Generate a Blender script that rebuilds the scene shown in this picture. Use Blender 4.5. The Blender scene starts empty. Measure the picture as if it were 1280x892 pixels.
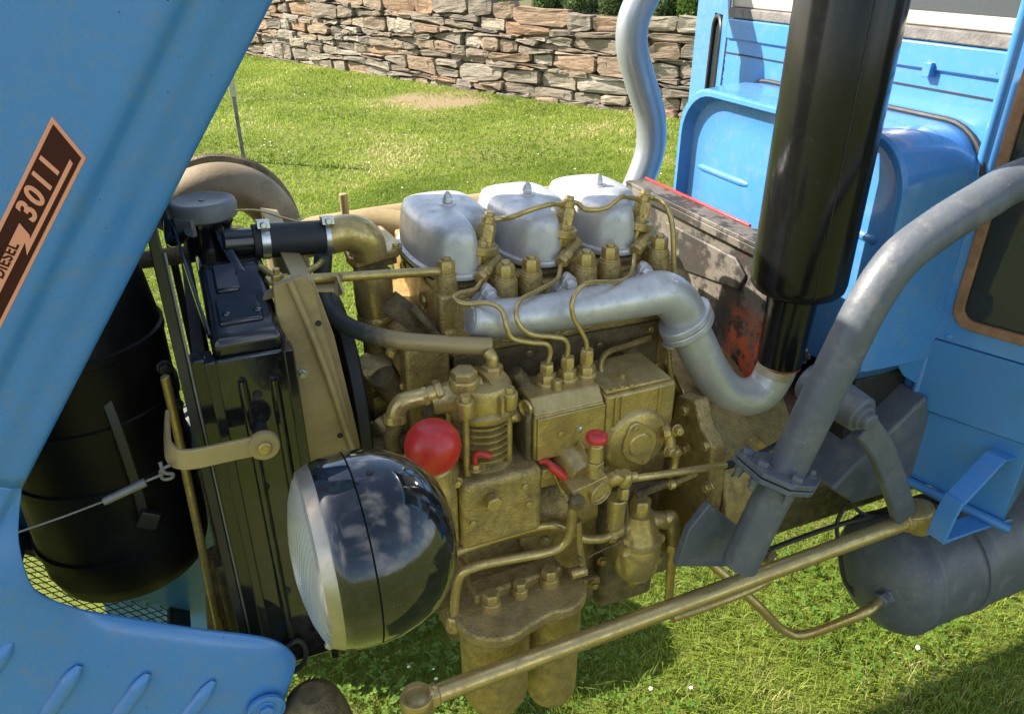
import bpy, math, random
import numpy as np
from mathutils import Vector, Matrix, noise as mnoise

# ------------------------------------------------------------------ camera, sky, sun, exposure
rad = math.radians
scene = bpy.context.scene
W, H = 1280, 892
F = 962.0
CAMH, PITCH, YAW = 1.65, rad(28), rad(23)
cam = bpy.data.cameras.new('camera'); camo = bpy.data.objects.new('camera', cam)
scene.collection.objects.link(camo); scene.camera = camo
cam.sensor_width = 36; cam.lens = 36 * F / W; cam.clip_start = 0.05; cam.clip_end = 3000
camo.location = (0, 0, CAMH); camo.rotation_euler = (rad(90) - PITCH, 0, -YAW)

SUN_TO = Vector((-0.80, 0.60, 0)).normalized()      # horizontal direction towards the sun
SUN_EL = rad(36)
world = bpy.data.worlds.new('World'); scene.world = world; world.use_nodes = True
nt = world.node_tree; nt.nodes.clear()
wo = nt.nodes.new('ShaderNodeOutputWorld'); bg = nt.nodes.new('ShaderNodeBackground')
sky = nt.nodes.new('ShaderNodeTexSky'); sky.sky_type = 'NISHITA'; sky.sun_disc = False
sky.sun_elevation = SUN_EL; sky.sun_rotation = math.atan2(SUN_TO.x, SUN_TO.y)
sky.air_density = 1.0; sky.dust_density = 1.5; sky.ozone_density = 1.5
# scattered clouds, the same all over the sky
tc = nt.nodes.new('ShaderNodeTexCoord'); cn = nt.nodes.new('ShaderNodeTexNoise')
cn.inputs['Scale'].default_value = 2.6; cn.inputs['Detail'].default_value = 7; cn.inputs['Roughness'].default_value = .55
cr = nt.nodes.new('ShaderNodeValToRGB')
cr.color_ramp.elements[0].position = .5; cr.color_ramp.elements[1].position = .68
cr.color_ramp.elements[0].color = (0, 0, 0, 1); cr.color_ramp.elements[1].color = (.75, .75, .75, 1)
mx = nt.nodes.new('ShaderNodeMix'); mx.data_type = 'RGBA'
mx.inputs['B'].default_value = (9.5, 9.8, 10.2, 1)
nt.links.new(tc.outputs['Generated'], cn.inputs['Vector']); nt.links.new(cn.outputs['Fac'], cr.inputs['Fac'])
nt.links.new(cr.outputs['Color'], mx.inputs['Factor']); nt.links.new(sky.outputs['Color'], mx.inputs['A'])
nt.links.new(mx.outputs['Result'], bg.inputs['Color']); nt.links.new(bg.outputs['Background'], wo.inputs['Surface'])
bg.inputs['Strength'].default_value = 0.10
sun = bpy.data.lights.new('sun', 'SUN'); suno = bpy.data.objects.new('sun', sun); scene.collection.objects.link(suno)
sun.energy = 5.0; sun.angle = rad(.55); sun.color = (1.0, .93, .82)
travel = Vector((-SUN_TO.x * math.cos(SUN_EL), -SUN_TO.y * math.cos(SUN_EL), -math.sin(SUN_EL)))
suno.rotation_euler = travel.to_track_quat('-Z', 'Y').to_euler(); suno.location = (-4, 4, 6)
scene.view_settings.view_transform = 'Standard'; scene.view_settings.look = 'None'
scene.view_settings.exposure = 1.45; scene.view_settings.gamma = 1.0
scene.view_settings.use_curve_mapping = False
scene.render.engine = 'CYCLES'
scene.render.resolution_x = 1024; scene.render.resolution_y = 713

# ------------------------------------------------------------------ measuring: a pixel of the photograph seen on a known plane of the tractor
FW = Vector((math.sin(YAW) * math.cos(PITCH), math.cos(YAW) * math.cos(PITCH), -math.sin(PITCH)))
RT = Vector((math.cos(YAW), -math.sin(YAW), 0)); UP = RT.cross(FW); CAM = Vector((0, 0, CAMH))
def P(px, py, x=None, y=None, z=None):
    r = FW + RT * ((px - W / 2) / F) - UP * ((py - H / 2) / F)
    t = (x - CAM.x) / r.x if x is not None else (y - CAM.y) / r.y if y is not None else (z - CAM.z) / r.z
    return CAM + r * t
def PN(px, py, q, n):
    r = FW + RT * ((px - W / 2) / F) - UP * ((py - H / 2) / F)
    n = Vector(n); return CAM + r * ((Vector(q) - CAM).dot(n) / r.dot(n))
def M(px, p): return px * (Vector(p) - CAM).dot(FW) / F            # pixels -> metres at a point
def V(*a): return Vector(a)
rng = random.Random(7); nrs = np.random.RandomState(11)
X_, Y_, Z_ = V(1, 0, 0), V(0, 1, 0), V(0, 0, 1)

# ------------------------------------------------------------------ materials
def nodes_of(name):
    m = bpy.data.materials.new(name); m.use_nodes = True
    n = m.node_tree.nodes; return m, n, m.node_tree.links, n['Principled BSDF']
def paint(name, c1, c2=None, metallic=0.0, rough=(.35, .5), scale=14, bump=(180, .05), dirt=None, dirt_amt=.35, coat=0.0, dirt_scale=9, spec=.5, dust=None, specks=None):
    m, n, L, b = nodes_of(name)
    c2 = c2 or tuple(v * .8 for v in c1)
    tc = n.new('ShaderNodeTexCoord')
    n1 = n.new('ShaderNodeTexNoise'); n1.inputs['Scale'].default_value = scale; n1.inputs['Detail'].default_value = 6
    n1.inputs['Roughness'].default_value = .62
    L.new(tc.outputs['Object'], n1.inputs['Vector'])
    r1 = n.new('ShaderNodeValToRGB'); r1.color_ramp.elements[0].position = .36; r1.color_ramp.elements[1].position = .66
    r1.color_ramp.elements[0].color = (*c2, 1); r1.color_ramp.elements[1].color = (*c1, 1)
    L.new(n1.outputs['Fac'], r1.inputs['Fac']); col = r1.outputs['Color']
    rr = n.new('ShaderNodeMapRange'); rr.inputs['From Min'].default_value = .3; rr.inputs['From Max'].default_value = .7
    rr.inputs['To Min'].default_value = rough[1]; rr.inputs['To Max'].default_value = rough[0]
    L.new(n1.outputs['Fac'], rr.inputs['Value']); ro = rr.outputs['Result']
    if dirt:
        n2 = n.new('ShaderNodeTexNoise'); n2.inputs['Scale'].default_value = dirt_scale; n2.inputs['Detail'].default_value = 9
        n2.inputs['Roughness'].default_value = .75
        mp = n.new('ShaderNodeMapping'); mp.inputs['Location'].default_value = (3.1, 7.7, 1.3)
        L.new(tc.outputs['Object'], mp.inputs['Vector']); L.new(mp.outputs['Vector'], n2.inputs['Vector'])
        r2 = n.new('ShaderNodeValToRGB'); r2.color_ramp.elements[0].position = .5; r2.color_ramp.elements[1].position = .72
        r2.color_ramp.elements[1].color = (dirt_amt * 2, dirt_amt * 2, dirt_amt * 2, 1) if dirt_amt < .5 else (1, 1, 1, 1)
        r2.color_ramp.elements[0].color = (0, 0, 0, 1)
        L.new(n2.outputs['Fac'], r2.inputs['Fac'])
        mxx = n.new('ShaderNodeMix'); mxx.data_type = 'RGBA'; mxx.inputs['B'].default_value = (*dirt, 1)
        L.new(r2.outputs['Color'], mxx.inputs['Factor']); L.new(col, mxx.inputs['A']); col = mxx.outputs['Result']
        mm = n.new('ShaderNodeMath'); mm.operation = 'MULTIPLY_ADD'; mm.inputs[1].default_value = .35; L.new(r2.outputs['Color'], mm.inputs[0])
        L.new(ro, mm.inputs[2]); ro = mm.outputs[0]
        if metallic > 0:
            mt = n.new('ShaderNodeMath'); mt.operation = 'MULTIPLY_ADD'; mt.inputs[1].default_value = -metallic; mt.inputs[2].default_value = metallic
            L.new(r2.outputs['Color'], mt.inputs[0]); L.new(mt.outputs[0], b.inputs['Metallic'])
    if specks:                                     # stone chips or dust specks: small spots on some cells
        vr = n.new('ShaderNodeTexVoronoi'); vr.inputs['Scale'].default_value = specks[0]; L.new(tc.outputs['Object'], vr.inputs['Vector'])
        sc_ = n.new('ShaderNodeSeparateColor'); L.new(vr.outputs['Color'], sc_.inputs['Color'])
        th_ = n.new('ShaderNodeMath'); th_.operation = 'MULTIPLY'; th_.inputs[1].default_value = specks[2]; L.new(sc_.outputs['Red'], th_.inputs[0])
        pw = n.new('ShaderNodeMath'); pw.operation = 'POWER'; pw.inputs[1].default_value = 4; L.new(sc_.outputs['Red'], pw.inputs[0])
        t2 = n.new('ShaderNodeMath'); t2.operation = 'MULTIPLY'; L.new(pw.outputs[0], t2.inputs[0]); t2.inputs[1].default_value = specks[2]
        lt = n.new('ShaderNodeMath'); lt.operation = 'LESS_THAN'; L.new(vr.outputs['Distance'], lt.inputs[0]); L.new(t2.outputs[0], lt.inputs[1])
        m3 = n.new('ShaderNodeMix'); m3.data_type = 'RGBA'; m3.inputs['B'].default_value = (*specks[1], 1); L.new(lt.outputs[0], m3.inputs['Factor']); L.new(col, m3.inputs['A']); col = m3.outputs['Result']
    if dust:                                       # pale dust lying on faces that look up
        gm = n.new('ShaderNodeNewGeometry'); sx = n.new('ShaderNodeSeparateXYZ'); L.new(gm.outputs['Normal'], sx.inputs['Vector'])
        a1 = n.new('ShaderNodeMapRange'); a1.inputs['From Min'].default_value = .45; a1.inputs['From Max'].default_value = .95; L.new(sx.outputs['Z'], a1.inputs['Value'])
        n3 = n.new('ShaderNodeTexNoise'); n3.inputs['Scale'].default_value = 55; n3.inputs['Detail'].default_value = 8; n3.inputs['Roughness'].default_value = .7; L.new(tc.outputs['Object'], n3.inputs['Vector'])
        a2 = n.new('ShaderNodeMapRange'); a2.inputs['From Min'].default_value = .35; a2.inputs['From Max'].default_value = .7; a2.inputs['To Max'].default_value = dust[1]; L.new(n3.outputs['Fac'], a2.inputs['Value'])
        a3 = n.new('ShaderNodeMath'); a3.operation = 'MULTIPLY'; L.new(a1.outputs['Result'], a3.inputs[0]); L.new(a2.outputs['Result'], a3.inputs[1])
        dm = n.new('ShaderNodeMix'); dm.data_type = 'RGBA'; dm.inputs['B'].default_value = (*dust[0], 1); L.new(a3.outputs[0], dm.inputs['Factor']); L.new(col, dm.inputs['A']); col = dm.outputs['Result']
        a4 = n.new('ShaderNodeMath'); a4.operation = 'MULTIPLY_ADD'; a4.inputs[1].default_value = .3; L.new(a3.outputs[0], a4.inputs[0]); L.new(ro, a4.inputs[2]); ro = a4.outputs[0]
    if not (dirt and metallic > 0): b.inputs['Metallic'].default_value = metallic
    L.new(col, b.inputs['Base Color']); L.new(ro, b.inputs['Roughness'])
    b.inputs['Specular IOR Level'].default_value = spec
    if coat: b.inputs['Coat Weight'].default_value = coat; b.inputs['Coat Roughness'].default_value = .06 if coat != .35 else .16
    if bump:
        nb = n.new('ShaderNodeTexNoise'); nb.inputs['Scale'].default_value = bump[0]; nb.inputs['Detail'].default_value = 4
        L.new(tc.outputs['Object'], nb.inputs['Vector'])
        bp = n.new('ShaderNodeBump'); bp.inputs['Strength'].default_value = bump[1]; bp.inputs['Distance'].default_value = .004
        L.new(nb.outputs['Fac'], bp.inputs['Height']); L.new(bp.outputs['Normal'], b.inputs['Normal'])
    return m
DUST = (.12, .082, .040)
MAT = dict(
 gold=paint('bronze_paint', (.57, .418, .148), (.41, .29, .095), .58, (.20, .38), 48, (260, .18), (.10, .072, .032), .34, dirt_scale=40, dust=((.48, .42, .27), .5)),
 goldcast=paint('bronze_paint_on_casting', (.53, .382, .135), (.33, .23, .075), .48, (.26, .46), 60, (340, .60), (.075, .055, .027), .40, dirt_scale=28, dust=((.45, .37, .23), .42)),
 goldsmooth=paint('bronze_paint_smooth', (.58, .43, .165), (.46, .335, .118), .62, (.18, .34), 40, (200, .08), (.12, .085, .04), .3, dirt_scale=45, dust=((.46, .40, .26), .3)),
 tan=paint('tan_sheet_paint', (.44, .33, .155), (.34, .25, .112), .25, (.42, .58), 9, (120, .06), (.13, .09, .05), .35),
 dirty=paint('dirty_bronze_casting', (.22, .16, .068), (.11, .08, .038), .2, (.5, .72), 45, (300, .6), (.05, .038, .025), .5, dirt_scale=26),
 silver=paint('aluminium_paint', (.62, .605, .58), (.49, .48, .465), .5, (.32, .48), 22, (300, .09), (.26, .24, .20), .26, dirt_scale=55),
 rustsilver=paint('heat_stained_aluminium_paint', (.63, .63, .61), (.53, .51, .45), .48, (.32, .46), 14, (280, .10), (.32, .27, .17), .36, dirt_scale=16),
 black=paint('black_gloss_paint', (.008, .008, .009), (.012, .012, .011), 0, (.12, .22), 8, (70, .03), (.05, .045, .035), .16, coat=.5, dirt_scale=18),
 blackgloss=paint('black_enamel', (.007, .007, .008), (.010, .010, .010), 0, (.05, .10), 6, (30, .015), (.10, .09, .07), .16, coat=.8, dirt_scale=60, specks=(330, (.22, .20, .17), .13)),
 blacksatin=paint('black_satin_steel', (.014, .014, .015), (.022, .021, .019), 0, (.32, .5), 9, (90, .06), (.06, .05, .035), .25),
 blacknose=paint('black_canister_paint', (.003, .003, .003), (.005, .005, .005), 0, (.34, .5), 7, (90, .05), (.022, .019, .015), .2, spec=.22),
 rubber=paint('black_rubber', (.017, .017, .018), (.026, .026, .026), 0, (.5, .68), 20, (200, .12), (.08, .07, .05), .18),
 greyhose=paint('grey_green_rubber_hose', (.045, .055, .05), (.03, .036, .034), 0, (.42, .6), 20, (160, .15), (.10, .09, .06), .2),
 blue=paint('blue_enamel', (.060, .225, .520), (.052, .208, .495), 0, (.20, .34), 5, (13, .10), (.15, .215, .28), .30, coat=.4, dirt_scale=38, specks=(75, (.02, .03, .05), .09)),
 bluelow=paint('blue_enamel_dull', (.050, .205, .455), (.042, .185, .42), 0, (.32, .46), 5, (70, .06), (.10, .13, .15), .25, dirt_scale=10),
 grey=paint('slate_grey_paint', (.105, .115, .128), (.080, .090, .102), 0, (.32, .5), 16, (140, .16), (.20, .185, .16), .36, dirt_scale=30, specks=(90, (.30, .29, .27), .11), spec=.5),
 barsilver=paint('silver_grey_paint', (.30, .325, .345), (.26, .285, .305), .35, (.26, .36), 6, (140, .08)),
 red=paint('red_paint', (.60, .028, .020), (.50, .020, .016), 0, (.28, .46), 16, (70, .16), (.42, .06, .045), .42, coat=.15, dirt_scale=30),
 orangered=paint('worn_red_lead_paint', (.42, .095, .045), (.30, .07, .04), 0, (.5, .7), 12, (90, .2), (.12, .085, .06), .5),
 zinc=paint('zinc_plated_steel', (.62, .63, .64), (.5, .5, .5), .9, (.25, .4), 20, (150, .05), (.22, .2, .17), .25),
 steel=paint('weathered_steel', (.22, .215, .20), (.14, .135, .125), .5, (.4, .6), 15, (150, .15), (.13, .08, .045), .4),
 wood=paint('bare_brown_frame', (.30, .155, .070), (.20, .10, .045), 0, (.5, .7), 40, (120, .2), (.08, .05, .03), .4, dirt_scale=20),
 seal=paint('weathered_grey_seal', (.19, .175, .16), (.115, .105, .10), 0, (.7, .85), 45, (180, .4)),
 beige=paint('beige_dusty_sill', (.48, .44, .37), (.40, .36, .30), 0, (.6, .75), 12, (120, .15)),
 brown=paint('badge_dark_brown', (.055, .012, .008), (.048, .010, .007), 0, (.4, .5), 6, None, spec=.2),
 salmon=paint('badge_salmon', (.82, .335, .20), (.79, .315, .19), 0, (.4, .5), 6, None, spec=.3),
 chrome=paint('dull_chrome', (.50, .44, .34), (.42, .36, .27), .8, (.28, .38), 60, None, (.36, .30, .21), .35, dirt_scale=12),
 mufflerblack=paint('muffler_black_enamel', (.006, .006, .006), (.009, .009, .008), 0, (.16, .24), 5, (10, .02), (.05, .045, .035), .06, coat=.12, dirt_scale=90, spec=.28),
 capgrey=paint('grey_cap_plastic', (.17, .175, .17), (.13, .132, .13), 0, (.45, .6), 14, (160, .1), (.12, .10, .08), .25),
 heatstain=paint('yellow_rust_heat_stain', (.56, .50, .36), (.44, .33, .17), .25, (.42, .6), 22, (260, .2), (.30, .16, .07), .45, dirt_scale=30),
 brownplate=paint('rusty_brown_plate', (.22, .115, .075), (.13, .075, .05), 0, (.5, .7), 24, (120, .25), (.06, .045, .035), .45, dirt_scale=24),
 ductbrown=paint('dusty_brown_duct', (.27, .205, .115), (.20, .15, .082), .15, (.45, .65), 18, (140, .12), (.11, .08, .05), .4, dirt_scale=20),
 darkfill=paint('matt_dark_fill', (.02, .019, .017), (.012, .012, .011), 0, (.6, .8), 8, (60, .1)),
)
def mat_plate(red=True):                      # the worn bulkhead: grey-tan paint flaked to dark and red lead
    m, n, L, b = nodes_of('flaking_bulkhead_paint')
    tc = n.new('ShaderNodeTexCoord')
    def nz(s, d, loc, lo, hi):
        mp = n.new('ShaderNodeMapping'); mp.inputs['Location'].default_value = loc; L.new(tc.outputs['Object'], mp.inputs['Vector'])
        t = n.new('ShaderNodeTexNoise'); t.inputs['Scale'].default_value = s; t.inputs['Detail'].default_value = d; t.inputs['Roughness'].default_value = .7
        L.new(mp.outputs['Vector'], t.inputs['Vector'])
        r = n.new('ShaderNodeValToRGB'); r.color_ramp.elements[0].position = lo; r.color_ramp.elements[1].position = hi; L.new(t.outputs['Fac'], r.inputs['Fac'])
        return r
    def mix(f, a, bcol):
        q = n.new('ShaderNodeMix'); q.data_type = 'RGBA'; L.new(f, q.inputs['Factor'])
        if isinstance(a, tuple): q.inputs['A'].default_value = (*a, 1)
        else: L.new(a, q.inputs['A'])
        q.inputs['B'].default_value = (*bcol, 1); return q.outputs['Result']
    c = mix(nz(30, 6, (0, 0, 0), .35, .65).outputs['Color'], (.15, .13, .105), (.10, .085, .065))
    c = mix(nz(9, 10, (5, 1, 2), .47, .52).outputs['Color'], c, (.028, .024, .02))
    c = mix(nz(16, 9, (9, 4, 2.7), .60, .66).outputs['Color'], c, (.075, .03, .022))
    # the red lead patch has a place of its own, low on the near side
    sp = n.new('ShaderNodeSeparateXYZ'); L.new(tc.outputs['Object'], sp.inputs['Vector'])
    def band(o, lo, hi):
        a = n.new('ShaderNodeMapRange'); a.interpolation_type = 'SMOOTHSTEP'; L.new(sp.outputs[o], a.inputs['Value'])
        a.inputs['From Min'].default_value = lo; a.inputs['From Max'].default_value = hi; return a.outputs['Result']
    f1 = n.new('ShaderNodeMath'); f1.operation = 'MULTIPLY'; L.new(band('Y', -.12, -.16), f1.inputs[0]); L.new(band('Z', .12, .05), f1.inputs[1])
    f2 = n.new('ShaderNodeMath'); f2.operation = 'MULTIPLY'; L.new(f1.outputs[0], f2.inputs[0]); L.new(nz(26, 8, (2, 8, 1), .42, .5).outputs['Color'], f2.inputs[1])
    if red: c = mix(f2.outputs[0], c, (.50, .10, .03))
    L.new(c, b.inputs['Base Color']); b.inputs['Roughness'].default_value = .6
    t = n.new('ShaderNodeTexNoise'); t.inputs['Scale'].default_value = 60; t.inputs['Detail'].default_value = 6; L.new(tc.outputs['Object'], t.inputs['Vector'])
    bp = n.new('ShaderNodeBump'); bp.inputs['Strength'].default_value = .5; bp.inputs['Distance'].default_value = .003
    L.new(t.outputs['Fac'], bp.inputs['Height']); L.new(bp.outputs['Normal'], b.inputs['Normal'])
    return m
MAT['plate'] = mat_plate(); MAT['plate2'] = mat_plate(False)
def mat_fadehose():                   # rubber hose overpainted with bronze towards its rear end (object X)
    m, n, L, b = nodes_of('hose_half_overpainted_bronze')
    tc = n.new('ShaderNodeTexCoord'); sp = n.new('ShaderNodeSeparateXYZ'); L.new(tc.outputs['Object'], sp.inputs['Vector'])
    t = n.new('ShaderNodeTexNoise'); t.inputs['Scale'].default_value = 90; t.inputs['Detail'].default_value = 6; L.new(tc.outputs['Object'], t.inputs['Vector'])
    a = n.new('ShaderNodeMath'); a.operation = 'MULTIPLY_ADD'; a.inputs[1].default_value = .05; L.new(t.outputs['Fac'], a.inputs[0]); L.new(sp.outputs['X'], a.inputs[2])
    r = n.new('ShaderNodeMapRange'); L.new(a.outputs[0], r.inputs['Value']); r.inputs['From Min'].default_value = .0; r.inputs['From Max'].default_value = .045
    q = n.new('ShaderNodeMix'); q.data_type = 'RGBA'; L.new(r.outputs['Result'], q.inputs['Factor'])
    q.inputs['A'].default_value = (.028, .036, .036, 1); q.inputs['B'].default_value = (.36, .265, .12, 1)
    L.new(q.outputs['Result'], b.inputs['Base Color']); b.inputs['Roughness'].default_value = .48
    mt = n.new('ShaderNodeMath'); mt.operation = 'MULTIPLY'; mt.inputs[1].default_value = .4; L.new(r.outputs['Result'], mt.inputs[0]); L.new(mt.outputs[0], b.inputs['Metallic'])
    w = n.new('ShaderNodeTexNoise'); w.inputs['Scale'].default_value = 220; L.new(tc.outputs['Object'], w.inputs['Vector'])
    bp = n.new('ShaderNodeBump'); bp.inputs['Strength'].default_value = .25; bp.inputs['Distance'].default_value = .002
    L.new(w.outputs['Fac'], bp.inputs['Height']); L.new(bp.outputs['Normal'], b.inputs['Normal'])
    return m
MAT['fadehose'] = mat_fadehose()
def mat_glass(name, col, rough, trans):
    m, n, L, b = nodes_of(name); b.inputs['Base Color'].default_value = (*col, 1); b.inputs['Roughness'].default_value = rough
    b.inputs['Transmission Weight'].default_value = trans; b.inputs['IOR'].default_value = 1.45; return m, n, L, b
MAT['glass'] = mat_glass('window_glass', (.10, .12, .12), .03, .75)[0]
def mat_lens():
    m, n, L, b = mat_glass('fluted_lamp_glass', (.90, .90, .82), .20, .75)
    tc = n.new('ShaderNodeTexCoord'); wv = n.new('ShaderNodeTexWave'); wv.bands_direction = 'Y'; wv.inputs['Scale'].default_value = 55
    wv.inputs['Distortion'].default_value = 1.5; L.new(tc.outputs['Object'], wv.inputs['Vector'])
    bp = n.new('ShaderNodeBump'); bp.inputs['Strength'].default_value = .25; bp.inputs['Distance'].default_value = .002
    L.new(wv.outputs['Fac'], bp.inputs['Height']); L.new(bp.outputs['Normal'], b.inputs['Normal']); return m
MAT['lens'] = mat_lens()

# ------------------------------------------------------------------ mesh builder
def crom(pts, sub, closed=False):
    pts = [Vector(p) for p in pts]; n = len(pts); out = []
    segs = n if closed else n - 1
    for i in range(segs):
        if closed: p0, p1, p2, p3 = pts[(i - 1) % n], pts[i], pts[(i + 1) % n], pts[(i + 2) % n]
        else:
            p1, p2 = pts[i], pts[i + 1]
            p0 = pts[i - 1] if i > 0 else p1 * 2 - p2; p3 = pts[i + 2] if i + 2 < n else p2 * 2 - p1
        for k in range(sub):
            t = k / sub; t2 = t * t; t3 = t2 * t
            out.append(((2 * p1) + (p2 - p0) * t + (2 * p0 - 5 * p1 + 4 * p2 - p3) * t2 + (3 * p1 - p0 - 3 * p2 + p3) * t3) * .5)
    if not closed: out.append(pts[-1])
    return out
def perp(a):
    a = Vector(a).normalized(); r = a.cross(Z_ if abs(a.z) < .9 else X_).normalized(); return a, r, a.cross(r)
class MB:
    def __init__(s): s.v = []; s.f = []
    def add(s, vs, fs):
        o = len(s.v); s.v += [Vector(v) for v in vs]; s.f += [tuple(i + o for i in f) for f in fs]; return s
    def rings(s, rs, close_u=True, cap0=True, cap1=True):
        n = len(rs[0]); vs = [p for r in rs for p in r]; fs = []
        for i in range(len(rs) - 1):
            for j in range(n if close_u else n - 1):
                k = (j + 1) % n; fs.append((i * n + j, i * n + k, (i + 1) * n + k, (i + 1) * n + j))
        if cap0: fs.append(tuple(range(n))[::-1])
        if cap1: fs.append(tuple(range((len(rs) - 1) * n, len(rs) * n)))
        return s.add(vs, fs)
    def lathe(s, o, ax, prof, seg=28, caps=True, ph=0):
        o = Vector(o); a, r, u = perp(ax); rs = []
        for h, q in prof:
            q = max(q, 1e-5)
            rs.append([o + a * h + (r * math.cos(t) + u * math.sin(t)) * q for t in [2 * math.pi * k / seg + ph for k in range(seg)]])
        return s.rings(rs, True, caps, caps)
    def cyl(s, p0, p1, r0, r1=None, seg=24, ch=None):
        p0, p1 = Vector(p0), Vector(p1); h = (p1 - p0).length; r1 = r0 if r1 is None else r1
        c = min(r0, r1, h) * .12 if ch is None else ch
        return s.lathe(p0, p1 - p0, [(0, r0 - c), (c, r0), (h - c, r1), (h, r1 - c)], seg)
    def hexa(s, o, ax, r, h, ph=0.3):
        return s.lathe(o, ax, [(0, r), (h * .8, r), (h, r * .84)], 6, ph=ph)
    def bolt(s, o, ax, r, h, ph=.3, washer=True):
        o = Vector(o); a = Vector(ax).normalized()
        if washer: s.lathe(o, a, [(0, r * 1.35), (h * .18, r * 1.3)], 18)
        s.hexa(o + a * (h * .15), a, r, h * .85, ph); return s
    def tube(s, pts, r, seg=12, sub=6, caps=True, closed=False, flat=1.0):
        n0 = len(pts); c = crom(pts, sub, closed) if sub > 1 else [Vector(p) for p in pts]
        if isinstance(r, (int, float)): rr = [r] * len(c)
        else: rr = [float(np.interp(i / max(1, len(c) - 1) * (n0 - 1), range(n0), r)) for i in range(len(c))]
        m = len(c); rs = []; nrm = None
        for i in range(m):
            t = (c[(i + 1) % m] - c[i - 1]) if closed else (c[min(i + 1, m - 1)] - c[max(i - 1, 0)])
            t.normalize()
            if nrm is None: _, nrm, _ = perp(t)
            nrm = (nrm - t * nrm.dot(t)).normalized(); b = t.cross(nrm)
            rs.append([c[i] + (nrm * math.cos(a) + b * (math.sin(a) * flat)) * rr[i] for a in [2 * math.pi * k / seg for k in range(seg)]])
        if closed: rs.append(rs[0]); return s.rings(rs, True, False, False)
        return s.rings(rs, True, caps, caps)
    def box(s, lo, hi):
        (a, b, c), (d, e, f) = lo, hi
        return s.add([(a, b, c), (d, b, c), (d, e, c), (a, e, c), (a, b, f), (d, b, f), (d, e, f), (a, e, f)],
                     [(0, 3, 2, 1), (4, 5, 6, 7), (0, 1, 5, 4), (1, 2, 6, 5), (2, 3, 7, 6), (3, 0, 4, 7)])
    def obox(s, c, ex, ey, ez):                                     # centre and three half-axes
        c, ex, ey, ez = map(Vector, (c, ex, ey, ez))
        vs = [c + ex * i + ey * j + ez * k for k in (-1, 1) for (i, j) in ((-1, -1), (1, -1), (1, 1), (-1, 1))]
        return s.add(vs, [(0, 3, 2, 1), (4, 5, 6, 7), (0, 1, 5, 4), (1, 2, 6, 5), (2, 3, 7, 6), (3, 0, 4, 7)])
    def prism(s, pts, ext):
        pts = [Vector(p) for p in pts]; e = Vector(ext); n = len(pts)
        return s.add(pts + [p + e for p in pts], [tuple(range(n))[::-1], tuple(range(n, 2 * n))] + [(i, (i + 1) % n, n + (i + 1) % n, n + i) for i in range(n)])
    def strip(s, pts, wdir, w, t, sub=4, wd2=None):                 # flat bar swept along pts: w along wdir, t across
        c = crom(pts, sub) if sub > 1 else [Vector(p) for p in pts]; wd = Vector(wdir).normalized(); rs = []
        for i, p in enumerate(c):
            tg = (c[min(i + 1, len(c) - 1)] - c[max(i - 1, 0)]).normalized(); wv = (wd - tg * wd.dot(tg)).normalized(); nn = tg.cross(wv)
            rs.append([p + wv * w / 2 + nn * t / 2, p - wv * w / 2 + nn * t / 2, p - wv * w / 2 - nn * t / 2, p + wv * w / 2 - nn * t / 2])
        return s.rings(rs)
    def grid(s, fn, nu, nv):
        vs = [fn(i / nu, j / nv) for i in range(nu + 1) for j in range(nv + 1)]
        return s.add(vs, [(i * (nv + 1) + j, (i + 1) * (nv + 1) + j, (i + 1) * (nv + 1) + j + 1, i * (nv + 1) + j + 1) for i in range(nu) for j in range(nv)])
ORIGIN = {}
COL = scene.collection
def link(name, me, mat, parent, org):
    o = bpy.data.objects.new(name, me); COL.objects.link(o); ORIGIN[o.name] = Vector(org)
    if parent: o.parent = parent; o.location = Vector(org) - ORIGIN[parent.name]
    else: o.location = org
    if mat and not me.materials: me.materials.append(MAT[mat] if isinstance(mat, str) else mat)
    return o
def build(name, mat, mb, parent=None, bevel=.0015, smooth=True, label=None, segs=2, solid=None, angle=38, org=None, fix=True):
    c = Vector(org) if org is not None else sum(mb.v, Vector()) / len(mb.v)
    me = bpy.data.meshes.new(name); me.from_pydata([tuple(v - c) for v in mb.v], [], mb.f)
    if fix:
        import bmesh
        bm = bmesh.new(); bm.from_mesh(me); bmesh.ops.recalc_face_normals(bm, faces=bm.faces); bm.to_mesh(me); bm.free()
    if smooth:
        me.polygons.foreach_set('use_smooth', [True] * len(me.polygons)); me.set_sharp_from_angle(angle=rad(angle))
    o = link(name, me, mat, parent, c)
    if solid: q = o.modifiers.new('thickness', 'SOLIDIFY'); q.thickness = solid; q.offset = 0
    if bevel:
        q = o.modifiers.new('bevel', 'BEVEL'); q.width = bevel; q.segments = segs; q.limit_method = 'ANGLE'; q.angle_limit = rad(angle); q.use_clamp_overlap = True
    if label: o['label'] = label
    return o
def thing(name, loc, label, cat, group=None):
    o = bpy.data.objects.new(name, None); COL.objects.link(o); o.location = loc; ORIGIN[o.name] = Vector(loc)
    o['label'] = label; o['category'] = cat; o.empty_display_size = .1
    if group: o['group'] = group
    return o

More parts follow.
